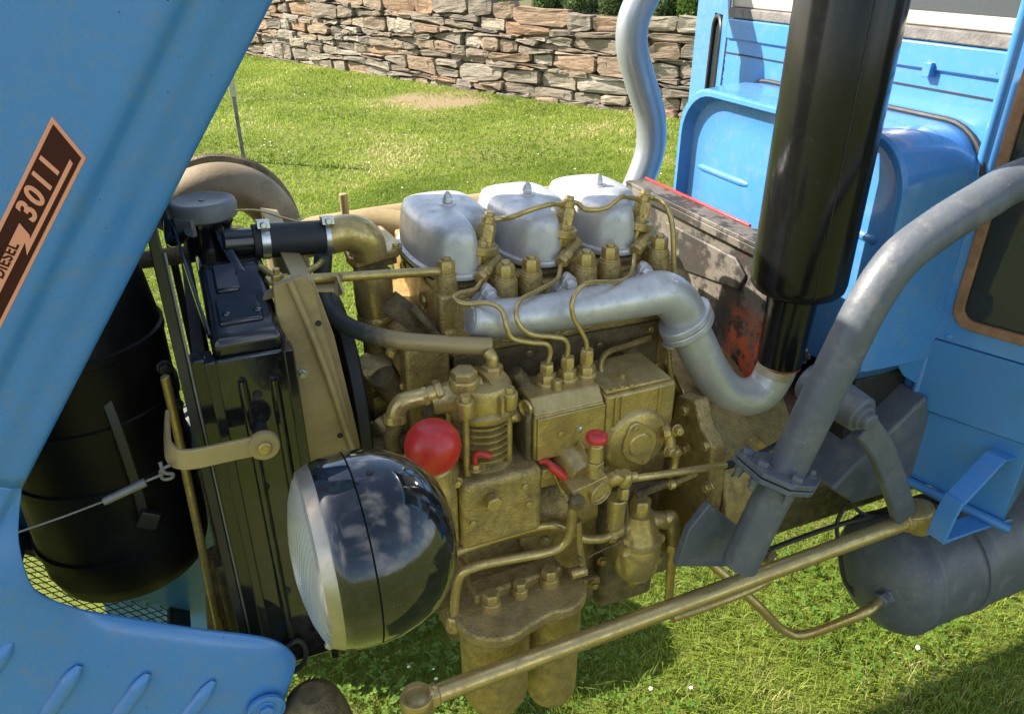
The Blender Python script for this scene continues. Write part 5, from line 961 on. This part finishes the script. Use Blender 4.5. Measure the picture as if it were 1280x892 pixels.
# ---- grey safety frame
NB, FB = .68, 1.50
nb_path = px_path([(924, 706, NB), (953, 645, NB), (985, 582, NB), (1025, 500, NB), (1063, 422, NB), (1092, 368, NB), (1126, 322, NB), (1172, 286, NB), (1225, 253, NB), (1285, 221, NB)]) + [V(1.16, .61, 1.425), V(1.32, .47, 1.48), V(1.7, .43, 1.55), V(2.18, .47, 1.58)]
mb = MB(); mb.tube(nb_path, .0275, 28, 7); nb = part('near_frame_bar', 'grey', mb, 'slate grey tubular frame bar bent back over the steering arm', bevel=.001)
bd = (nb_path[3] - nb_path[1]).normalized(); c = P(977, 592, y=NB); f1 = V(bd.z, 0, -bd.x); 
for k, off_ in enumerate((-.009, .0012)):
    mb = MB(); hw, hl = .046, .056; pl = [c + bd * off_ + f1 * a + Y_ * b for a, b in ((-hl, -hw * .35), (-hl, hw), (hl, hw), (hl, -hw * .5), (hl * .35, -hw), (-hl * .45, -hw))]; mb.prism(pl, bd * .008); part('clamp_plate', 'grey', mb, parent=nb, bevel=.0015)
for a, b in ((-.046, .0), (-.012, -.036), (.040, -.012), (.045, .03), (-.045, .034)): mb = MB(); o_ = c + f1 * a + Y_ * b; mb.bolt(o_ + bd * .009, bd, .0085, .010); mb.cyl(o_ - bd * .028, o_, .0055); mb.hexa(o_ - bd * .010, -bd, .0085, .009); part('clamp_bolt', 'grey', mb, parent=nb, bevel=.0008)
mb = MB(); mb.prism(px_path([(888, 630, .73), (930, 664, .73), (950, 704, .73), (935, 708, .73), (846, 708, .73), (862, 662, .73)]), V(0, .014, 0)); part('frame_foot', 'grey', mb, parent=nb, bevel=.002)
fb_path = px_path([(782, 262, FB), (800, 225, FB), (813, 185, FB), (813, 145, FB), (800, 100, FB), (790, 60, FB), (792, 25, FB), (805, -5, FB), (824, -40, FB)]) + [V(1.12, 1.56, 1.70), V(1.35, 1.74, 1.80), V(2.18, 1.74, 1.85)]
fb_path = [P(775, 290, y=FB), ] + fb_path
mb = MB(); mb.tube(fb_path, .0335, 28, 7); part('far_frame_bar', 'barsilver', mb, 'silver grey frame bar with a double bend on the far side', bevel=.001)

# ---- steering box, drop arm and drag link
SY = .775; mb = MB(); mb.prism(px_path([(1160, 495, SY), (1168, 590, SY), (1130, 614, SY), (1066, 632, SY), (1040, 612, SY), (1042, 560, SY), (1100, 482, SY)]) if False else px_path([(1160, 495, SY), (1168, 592, SY), (1126, 612, SY), (1068, 630, SY), (1040, 612, SY)]), V(0, .22, 0)); sb_ = part('steering_box', 'grey', mb, 'slate grey steering gear box', bevel=.006, segs=3)
a_ = P(1074, 518, y=.70); mb = MB(); mb.cyl(a_ + V(-.01, .10, .01), a_ + V(.006, -.004, -.002), .034, .029, 30, .004); dp = part('drop_arm', 'grey', mb, 'slate grey steering drop arm', bevel=0)
arm_p = px_path([(1080, 532, .705), (1100, 560, .70), (1114, 595, .70), (1124, 625, .70), (1130, 645, .70)]); mb = MB(); mb.strip(arm_p, V(1, 0, .35), .044, .018, 5); part('arm_blade', 'grey', mb, parent=dp, bevel=.004)
mb = MB(); ad = V(.1, -1, -.1); mb.lathe(a_ + ad * .004, ad, [(0, .021), (.008, .020), (.009, .015), (.018, .014), (.020, .012)], 24); mb.hexa(a_ + ad * .010, ad, .0155, .012); part('arm_nut', 'grey', mb, parent=dp, bevel=.001)
DY = .70; dl0, dl1 = P(548, 866, y=DY), P(1132, 652, y=DY); mb = MB(); mb.tube([dl0, dl0.lerp(dl1, .5), dl1], [.0135, .0140, .0140], 24, 4); dl = part('drag_link', 'goldsmooth', mb, 'long bronze steering drag link running below the engine', bevel=.001)
q = P(521, 871, y=DY); mb = MB(); mb.lathe(q - Z_ * .035, Z_, [(0, .022), (.03, .0235), (.036, .0235), (.040, .0215), (.040, .0175), (.036, .0172), (.0355, .016), (.0375, .012), (.038, .001)], 36); part('front_ball_joint', 'gold', mb, parent=dl, bevel=0)
dd = (dl1 - dl0).normalized(); mb = MB(); mb.hexa(dl0 - dd * .012, dd, .0165, .013, .4); mb.cyl(q + dd * .015, dl0, .0105); part('lock_nut', 'gold', mb, parent=dl, bevel=.0008)
q = P(1148, 646, y=DY); mb = MB(); mb.lathe(q - V(-.3, .2, .9).normalized() * .03, V(-.3, .2, .9), [(0, .012), (.004, .021), (.016, .026), (.03, .025), (.04, .029), (.05, .028), (.054, .018)], 30); mb.cyl(dl1 - dd * .006, q, .0185); part('rear_ball_joint', 'gold', mb, parent=dl, bevel=.001)
mb = MB(); mb.lathe(q + V(.016, -.02, -.006), V(.7, -.7, 0), [(0, .008), (.006, .0075), (.0065, .001)], 14); part('joint_plug', 'orangered', mb, parent=dl, bevel=0)
mb = MB(); mb.tube(px_path([(840, 771, .74), (880, 758, .74), (935, 737, .74), (960, 725, .75)]), .0085, 12, 4); part('brake_pipe', 'gold', mb, bevel=0)

# ---- air tank under the cab
TY, TZ, TR = .80, .505, .125; tx0 = 1.185; mb = MB()
mb.lathe(V(tx0, TY, TZ), X_, [(-.062, .003), (-.060, .03), (-.053, .062), (-.038, .095), (-.018, .118), (0, .128), (.012, TR), (.70, TR), (.74, .11), (.77, .05), (.775, .003)], 56); tk = part('air_tank', 'grey', mb, 'slate grey cylindrical air tank under the cab', bevel=0, angle=60)
mb = MB(); mb.lathe(V(tx0 + .012, TY, TZ), X_, [(0, TR), (.003, TR + .002), (.010, TR + .002), (.013, TR)], 56, False); part('weld_band', 'grey', mb, parent=tk, bevel=0)
mb = MB(); mb.lathe(V(tx0 + .135, TY, TZ), X_, [(0, TR), (.0005, TR + .003), (.0265, TR + .003), (.027, TR)], 56, False); mb.cyl(V(tx0 + .148, TY - .02, TZ + TR), V(tx0 + .148, TY - .02, TZ + TR + .10), .006); part('tank_strap', 'grey', mb, parent=tk, bevel=0)
q = P(1112, 742, x=tx0 - .045); fa = V(-1, -.12, -.10).normalized(); mb = MB(); mb.lathe(q + fa * -.012, fa, [(0, .024), (.010, .021), (.014, .0185)], 26); mb.hexa(q, fa, .0185, .014, .2); part('tank_boss', 'grey', mb, parent=tk, bevel=.001)
mb = MB(); mb.lathe(q + fa * .012, fa, [(0, .015), (.008, .015)], 20); mb.hexa(q + fa * .019, fa, .0165, .013, .5); part('tank_union', 'grey', mb, parent=tk, bevel=.001)
e_ = q + fa * .032; mb = MB(); mb.tube([q + fa * .02, e_, e_ + fa * .05 + V(0, 0, -.004)] + [P(1008, 792, y=.80), P(978, 786, y=.82), P(948, 757, y=.84), P(905, 718, y=.88), P(885, 700, y=.90)], .0098, 14, 6); part('air_pipe', 'goldsmooth', mb, 'bent bronze air pipe leading to the tank', bevel=0)

# ---- cab
CX = 1.12; A = V(CX, .80, 0); fdv = V(.39, -.92, 0).normalized(); fn = V(-fdv.y, fdv.x, 0)
if fn.x > 0: fn = -fn
CBOT, CTOP = .93, 1.515
mb = MB(); mb.box((CX, .801, .90), (CX + .004, 1.455, CTOP)); cabw = part('cab_front', 'blue', mb, 'bright blue cab front wall behind the fuel tank', bevel=.001)
mb = MB(); mb.box((CX - .006, .801, 1.478), (CX + .02, 1.455, CTOP + .003)); part('upper_rail', 'blue', mb, parent=cabw, bevel=.003)
mb = MB(); mb.box((CX - .002, .80, 1.449), (CX + .003, 1.456, 1.4515)); part('panel_seam', 'darkfill', mb, parent=cabw, bevel=0)
for y_ in (.93,): mb = MB(); mb.box((CX - .014, y_ - .008, 1.468), (CX + .002, y_ + .008, 1.490)); part('rail_clip', 'blue', mb, parent=cabw, bevel=.0015)
mb = MB(); mb.box((CX - .004, .795, CTOP + .004), (CX + .04, 1.46, CTOP + .024)); part('window_seal', 'seal', mb, parent=cabw, bevel=.003)
mb = MB(); mb.box((CX + .004, .795, CTOP + .0245), (CX + .06, 1.46, CTOP + .045)); part('sill', 'beige', mb, parent=cabw, bevel=.003)
mb = MB(); mb.prism([V(CX + .02, .80, CTOP + .046), V(CX + .025, .80, CTOP + .046), V(CX + .125, .80, 2.15), V(CX + .12, .80, 2.15)], V(0, .655, 0)); part('windscreen', 'glass', mb, parent=cabw, bevel=0)
def FP(px, py): return PN(px, py, A, fn)                          # a point on the near angled facet
WD = .34; zL, zH = 1.155, 1.72
mb = MB(); wl0 = (FP(1196, 385) - A).dot(fdv); zw0 = FP(1230, 413).z; wl1 = .30; zw1 = 1.66
def fq(s, z, o=0): return A + fdv * s + Z_ * z + fn * o
def rr_rect(s_0, s_1, z0, z1, r, n=6):
    out = []
    for cx__, cz__, a0_ in ((s_1 - r, z1 - r, 0), (s_0 + r, z1 - r, 90), (s_0 + r, z0 + r, 180), (s_1 - r, z0 + r, 270)):
        for k in range(n + 1): t = rad(a0_ + 90 * k / n); out.append((cx__ + r * math.cos(t), cz__ + r * math.sin(t)))
    return out
def ring_panel(outer, inner, ext):                                # plate with an opening (same point count)
    m = MB(); n = len(outer)
    o_, i_ = [fq(*p) for p in outer], [fq(*p) for p in inner]; e = fn * ext
    m.add(o_ + i_ + [p + e for p in o_] + [p + e for p in i_], [f for k in range(n) for f in ((k, (k + 1) % n, n + (k + 1) % n, n + k), (2 * n + k, 3 * n + k, 3 * n + (k + 1) % n, 2 * n + (k + 1) % n), (k, 2 * n + k, 2 * n + (k + 1) % n, (k + 1) % n), (n + k, n + (k + 1) % n, 3 * n + (k + 1) % n, 3 * n + k))]); return m
wi = rr_rect(wl0, wl1, zw0, zw1, .03)
def to_outer(p): s_, z_ = p; cs_, cz_ = (wl0 + wl1) / 2, (zw0 + zw1) / 2; k = max(abs(s_ - cs_) / (wl1 - wl0), abs(z_ - cz_) / (zw1 - zw0)) * 2; return s_, z_
wo_ = []
for s_, z_ in wi:
    cs_, cz_ = (wl0 + wl1) / 2, (zw0 + zw1) / 2; ds, dz = (s_ - cs_), (z_ - cz_); t = min((WD / 2 if ds > 0 else cs_ - 0) / abs(ds) if abs(ds) > 1e-6 else 9e9, ((1.75 - cz_) if dz > 0 else (cz_ - 1.065)) / abs(dz) if abs(dz) > 1e-6 else 9e9)
    wo_.append((min(max(cs_ + ds * t, 0), WD), min(max(cz_ + dz * t, 1.065), 1.75)))
cfac = part('cab_corner', 'blue', ring_panel(wo_, wi, .004), 'blue angled cab corner with a dark window', bevel=.001)
part('window_frame', 'wood', ring_panel(rr_rect(wl0 - .004, wl1 + .004, zw0 - .004, zw1 + .004, .033), rr_rect(wl0 + .012, wl1 - .012, zw0 + .012, zw1 - .012, .022), .010), 'brown bare window frame', parent=cfac, bevel=.002)
mb = MB(); mb.prism([fq(s_, z_, -.002) for s_, z_ in rr_rect(wl0 + .013, wl1 - .013, zw0 + .013, zw1 - .013, .02)], fn * .003); part('window_pane', 'glass', mb, parent=cfac, bevel=0)
mb = MB(); mb.prism([fq(0, 1.063), fq(WD, 1.063), fq(WD, CBOT), fq(0, CBOT)], fn * .006); part('lower_panel', 'bluelow', mb, parent=cfac, bevel=.0015)
for x, y in ((1187, 420), ): mb = MB(); mb.lathe(FP(x, y) + fn * .004, fn, [(0, .006), (.002, .005), (.003, .001)], 16); part('panel_rivet', 'blue', mb, parent=cfac, bevel=0)
mb = MB(); mb.tube([fq(-.003, .93, .002), fq(-.003, 1.75, .002)], .007, 10, 1); part('corner_bead', 'blue', mb, parent=cfac, bevel=0)
# far corner
A2 = V(CX, 1.456, 0); fdv2 = V(.39, .92, 0).normalized(); fn2 = V(-.92, .39, 0)
def fq2(s, z, o=0): return A2 + fdv2 * s + Z_ * z + fn2 * o
ou = [(0, .93), (.3, .93), (.3, 1.75), (0, 1.75)]
mb = MB(); mb.prism([fq2(0, .93), fq2(.045, .93), fq2(.045, 1.75), fq2(0, 1.75)], fn2 * .004); mb.prism([fq2(.045, .93), fq2(.3, .93), fq2(.3, 1.29), fq2(.045, 1.29)], fn2 * .004); mb.prism([fq2(.12, 1.29), fq2(.3, 1.29), fq2(.3, 1.75), fq2(.12, 1.75)], fn2 * .004); mb.prism([fq2(.045, 1.52), fq2(.12, 1.52), fq2(.12, 1.75), fq2(.045, 1.75)], fn2 * .004); cf2 = part('far_cab_corner', 'blue', mb, bevel=.001)
mb = MB(); mb.tube([fq2(s_, z_, .004) for s_, z_ in ((.045, 1.30), (.045, 1.47), (.055, 1.505), (.082, 1.516), (.11, 1.505), (.12, 1.47), (.12, 1.30))], .005, 8, 4); part('window_seal', 'blacksatin', mb, parent=cf2, bevel=0)
mb = MB(); mb.prism([fq2(.045, 1.29, -.003), fq2(.12, 1.29, -.003), fq2(.12, 1.52, -.003), fq2(.045, 1.52, -.003)], fn2 * .002); part('window_pane', 'glass', mb, parent=cf2, bevel=0)
# cab sides, roof and dark blocks added inside
B = fq(WD, 0); B2 = fq2(.3, 0)
mb = MB(); mb.box((B.x, B.y, .80), (2.2, B.y + .004, 1.15)); part('cab_side', 'blue', mb, bevel=.001); mb = MB(); mb.box((B.x, B2.y - .004, .80), (2.2, B2.y, 1.15)); part('cab_side', 'blue', mb, bevel=.001); mb = MB(); mb.box((2.2, B.y, .80), (2.205, B2.y, 1.4)); part('cab_back', 'blue', mb, bevel=.001)
mb = MB(); mb.box((1.13, B.y - .03, 2.16), (2.25, B2.y + .03, 2.22)); part('cab_roof', 'blue', mb, bevel=.02)
for x_, y_ in ((B.x, B.y), (B.x, B2.y - .04), (2.16, B.y), (2.16, B2.y - .04)): mb = MB(); mb.box((x_, y_, 1.15), (x_ + .04, y_ + .04, 2.165)); part('cab_pillar', 'blue', mb, bevel=.004)
mb = MB(); mb.box((1.3, B.y + .02, .88), (2.19, B2.y - .02, .92)); mb.box((1.55, .75, .92), (1.95, 1.4, 1.72)); mb.box((2.0, B.y + .02, .92), (2.18, B2.y - .02, 1.6)); part('cab_dark_blocks', 'darkfill', mb, bevel=.01)  # floor, plus solid blocks added to darken the view through the window
for l_ in (((1255, 300), (1290, 262)), ((1266, 322), (1300, 320)), ((1262, 250), (1300, 300))): mb = MB(); mb.tube([PN(a, b, A - fn * .28, fn) for a, b in l_], .008, 8, 2); part('red_lever', 'red', mb, bevel=0)
mb = MB(); mb.obox(PN(1283, 258, A - fn * .3, fn), V(.02, 0, 0), V(0, .02, 0), Z_ * .012); part('amber_reflector', paint('amber_plastic', (.75, .25, .02), (.7, .2, .02), 0, (.2, .3), 10, None), mb, bevel=.004)
# lower box and step
LB0 = FP(1163, 522); mb = MB(); z1_ = .928
la_ = A + fdv * .02 + fn * .002; LQ = [PN(x, y, la_, fn) for x, y in ((1160, 508), (1258, 568), (1258, 655), (1160, 606))]
mb.prism([fq(.012, .926, -.002), fq(.185, .926, -.002), fq(.185, LQ[2].z, -.002), fq(.012, LQ[3].z, -.002)], -fn * .12); lbx = part('tool_box', 'bluelow', mb, 'blue box below the cab corner', bevel=.003)
mb = MB(); mb.tube([fq(.0, LQ[3].z - .004, .006), fq(.2, LQ[2].z - .004, .006)], .009, 10, 2); part('box_tube', 'bluelow', mb, parent=lbx, bevel=0)
mb = MB(); mb.strip(px_path([(1262, 566, .66), (1245, 570, .655), (1194, 624, .645)]), Y_, .034, .006, 1); mb.strip(px_path([(1194, 622, .645), (1184, 640, .645), (1170, 672, .645)]), Y_, .034, .006, 1); mb.strip(px_path([(1169, 671, .645), (1210, 656, .65), (1254, 643, .66)]), Y_, .034, .006, 1); part('step', 'blue', mb, 'bright blue flat bar step loop', bevel=.0012)
mb = MB(); mb.prism(px_path([(1120, 452, .80), (1165, 438, .80), (1168, 492, .80), (1130, 470, .80)]), V(0, .005, 0)); brk = part('blue_bracket', 'bluelow', mb, bevel=.001)
mb = MB(); mb.bolt(P(1161, 456, y=.80), -Y_, .005, .005); part('bracket_screw', 'zinc', mb, parent=brk, bevel=.0005)
mb = MB(); mb.box((1.0, .83, .80), (1.25, 1.2, .99)); part('pedal_box', 'darkfill', mb, bevel=.004)

# ---- fuel tank with its flanged front
def tank_ring(x, ins, zlow=.97):
    hw, zt2, r = .2925 - ins, 1.405 - ins, .085; out = []
    for sgn_, rng_ in ((1, np.linspace(0, 90, 9)), (-1, np.linspace(90, 0, 9))):
        for t in rng_: out.append(V(x, CY_ + sgn_ * (hw - r + r * math.cos(rad(t))), zt2 - r + r * math.sin(rad(t))))
    return [V(x, CY_ + hw * .80, zlow), V(x, CY_ + hw, zlow + .06), V(x, CY_ + hw, 1.15), ] + out + [V(x, CY_ - hw, 1.15), V(x, CY_ - hw, zlow + .06), V(x, CY_ - hw * .80, zlow)]
mb = MB(); mb.rings([tank_ring(.972, .0), tank_ring(.966, .003), tank_ring(.966, .012), tank_ring(.990, .020), tank_ring(.992, .024), tank_ring(1.000, .055), tank_ring(1.000, .08)], True, False, True)
ft_ = part('fuel_tank', 'blue', mb, 'blue fuel tank with rounded flanged front and pressed ribs', bevel=.001)
mb = MB(); mb.rings([tank_ring(.972, .0), tank_ring(1.02, -.004), tank_ring(1.07, -.006), tank_ring(1.116, -.002)], True, False, False); part('tank_shell', 'blue', mb, parent=ft_, bevel=0)
for (x, y, x2, y2) in ((862, 202, 938, 232), (1060, 285, 1098, 302), (1020, 330, 1060, 350)):
    a, b = P(x, y, x=1.0040), P(x2, y2, x=1.0040); mb = MB(); mb.tube([a, a.lerp(b, .12), a.lerp(b, .88), b], [.002, .0085, .0085, .002], 14, 4, flat=1.0); part('pressed_rib', 'blue', mb, parent=ft_, bevel=0)
mb = MB(); mb.tube([p + V(.004, 0, 0) for p in tank_ring(1.112, -.006)[4:20]], .0045, 8, 1); part('rubber_strip', 'rubber', mb, parent=ft_, bevel=0)

# ---- headlamp
lc = P(449, 682, y=.60); LR = .0955; mb = MB()
mb.lathe(lc, X_, [(.0, LR), (.006, LR), (.02, LR * .985), (.04, LR * .93), (.058, LR * .84), (.074, LR * .70), (.086, LR * .52), (.093, LR * .32), (.0965, .001)], 64); lamp = part('headlamp', 'blackgloss', mb, 'glossy black round headlamp', bevel=0, angle=60)
mb = MB(); mb.lathe(lc - X_ * .0012, -X_, [(0, LR * .99), (.0006, LR), (.020, LR * .985), (.033, LR * .955), (.034, LR * .93)], 64, False); part('lamp_band', 'blackgloss', mb, parent=lamp, bevel=0, angle=60)
mb = MB(); mb.lathe(lc - X_ * .0005, X_, [(-.001, LR * .985), (.0, LR * .978), (.001, LR * .985)], 64, False); part('lamp_seam', 'darkfill', mb, parent=lamp, bevel=0)
mb = MB(); mb.lathe(lc - X_ * .033, -X_, [(-.001, LR * .945), (.001, LR * .95), (.003, LR * .945), (.011, LR * .905), (.0135, LR * .895), (.014, LR * .865)], 72, False); part('lamp_rim', 'chrome', mb, 'dull cream chrome lamp rim', parent=lamp, bevel=0)
mb = MB(); mb.lathe(lc - X_ * .0455, -X_, [(-.006, LR * .895), (.0, LR * .885), (.006, LR * .80), (.0125, LR * .62), (.017, LR * .4), (.0195, LR * .2), (.020, .001)], 72, False); part('lamp_glass', 'lens', mb, parent=lamp, bevel=0)
mb = MB(); mb.bolt(lc + V(-.043, -.03, -LR * .88), V(-.5, -.2, -.8), .005, .007); part('rim_screw', 'chrome', mb, parent=lamp, bevel=.0005)
mb = MB(); mb.lathe(lc - X_ * .048, X_, [(0, LR * .82), (.02, LR * .6), (.035, LR * .3), (.04, .002)], 48, False); part('reflector', 'zinc', mb, parent=lamp, bevel=0)
mb = MB(); mb.tube([lc + V(.03, .05, -.05), lc + V(.035, .12, -.10), lc + V(.03, .2, -.2)], .012, 12, 4); part('lamp_arm', 'blacksatin', mb, parent=lamp, bevel=0)
q = P(443, 572, y=.60) ; mb = MB(); mb.lathe(V(lc.x + .016, lc.y - .012, lc.z + LR * .975), V(0, -.1, 1), [(0, .004), (.002, .0035), (.0025, .0005)], 12); part('lamp_screw', 'blacksatin', mb, parent=lamp, bevel=0)

# ---- front frame and axle parts low on the left
mb = MB(); mb.box((-.05, .895, .685), (.30, .93, .722)); fr = part('frame_rail', 'dirty', mb, bevel=.006)
mb = MB(); mb.box((-.07, .96, .58), (-.035, .99, .84)); mb.box((-.036, .965, .60), (.0, .985, .80)); part('front_support', 'dirty', mb, bevel=.006)
q = P(392, 880, y=.80); mb = MB(); mb.lathe(V(q.x, q.y, q.z - .12), Z_, [(0, .06), (.06, .055), (.10, .048), (.13, .038), (.145, .02)], 30); part('king_pin_housing', 'dirty', mb, bevel=0)
mb = MB(); mb.tube([V(q.x, .80, q.z - .05), V(q.x + .06, .74, q.z - .06), P(521, 905, y=DY)], [.035, .028, .022], 16, 4); part('steering_arm', 'goldcast', mb, bevel=0)
mb = MB(); mb.tube(px_path([(352, 812, .86), (372, 800, .86), (382, 812, .86), (378, 830, .86), (360, 842, .86)]), .004, 8, 5); part('lamp_cable', 'rubber', mb, bevel=0)
mb = MB(); mb.cyl(P(285, 800, y=.99), P(276, 690, y=1.0), .030, .026); part('front_bush', 'dirty', mb, bevel=0)
mb = MB(); mb.box((-.02, 1.06, .50), (.10, 1.25, .63)); part('axle_bolster', 'dirty', mb, bevel=.02)
# wires under the cab
for l_, r_, m_ in ((((958, 688, .85), (1000, 672, .85), (1050, 655, .85), (1110, 640, .86)), .005, 'rubber'), (((1057, 632, .85), (1046, 655, .85), (1050, 690, .85), (1056, 725, .84), (1070, 745, .82)), .0042, 'rubber'), (((1062, 626, .86), (1076, 640, .86), (1098, 646, .86), (1125, 640, .86)), .004, 'rubber')):
    mb = MB(); mb.tube(px_path(l_), r_, 8, 5); part('brake_hose', m_, mb, bevel=0)
mb = MB(); mb.lathe(P(958, 692, y=.85), V(.3, -1, .1), [(0, .016), (.012, .015), (.014, .006)], 18); part('hose_joint', 'dirty', mb, bevel=0)

# ---- far front wheel, low behind the engine
wcn = V(.06, 1.74, .36); mb = MB()
mb.lathe(wcn - Y_ * .085, Y_, [(0, .215), (.0, .27), (.012, .325), (.03, .348), (.055, .356), (.06, .345), (.068, .345), (.073, .360), (.097, .360), (.102, .345), (.110, .345), (.115, .356), (.14, .348), (.158, .325), (.17, .27), (.17, .215)], 56, False); fwh = part('front_wheel', 'rubber', mb, 'black tyred front wheel on the far side', bevel=0)
mb = MB(); mb.lathe(wcn - Y_ * .07, Y_, [(0, .218), (.005, .222), (.02, .20), (.05, .195), (.055, .08), (.03, .06), (.03, .001)], 48); part('wheel_rim', 'tan', mb, parent=fwh, bevel=0)
mb = MB(); mb.tube([V(.06, 1.12, .47), V(.06, 1.5, .44), V(.06, 1.72, .36)], [.035, .032, .03], 14, 4); part('front_axle', 'dirty', mb, bevel=0)

# ---- small fittings that crowd the engine side
for k, (x, y, yy, ax, r_) in enumerate(((590, 652, .785, (0, -1, 0), .0055), (660, 628, .785, (0, -1, 0), .0055), (655, 606, .785, (0, -1, 0), .005), (540, 640, .80, (0, -1, 0), .007), (556, 668, .80, (0, -1, 0), .006), (812, 410, .953, (0, -1, 0), .0062), (660, 440, .953, (0, -1, 0), .006), (748, 430, .953, (0, -1, 0), .006), (820, 455, .953, (0, -1, 0), .006), (742, 730, .864, (0, -1, 0), .0065), (752, 700, .864, (0, -1, 0), .0065), (905, 560, .83, (0, -1, .2), .008), (912, 606, .83, (0, -1, .1), .008))):
    mb = MB(); mb.bolt(P(x, y, y=yy), ax, r_, r_ * 1.2, k * .37); part('engine_bolt', 'gold', mb, bevel=.0006)
for l_, r_, m_ in ((((520, 470, .95), (545, 500, .93), (560, 530, .92), (558, 560, .91)), .0028, 'rubber'), (((845, 470, .93), (856, 495, .90), (862, 530, .88), (880, 548, .86)), .0024, 'goldsmooth'), (((640, 560, .88), (655, 590, .87), (668, 620, .86), (700, 640, .85)), .0026, 'goldsmooth'), (((905, 545, .87), (940, 560, .86), (975, 575, .86), (1010, 585, .86)), .0038, 'rubber'), (((870, 640, .80), (890, 650, .80), (905, 640, .81)), .003, 'rubber')):
    mb = MB(); mb.tube(px_path(l_), r_, 8, 5); part('thin_pipe', m_, mb, bevel=0)
mb = MB(); mb.tube([lc + V(.085, .02, .0), lc + V(.10, .06, -.02), lc + V(.08, .13, -.07), lc + V(.03, .18, -.16)], .0035, 8, 5); part('lamp_lead', 'rubber', mb, bevel=0)
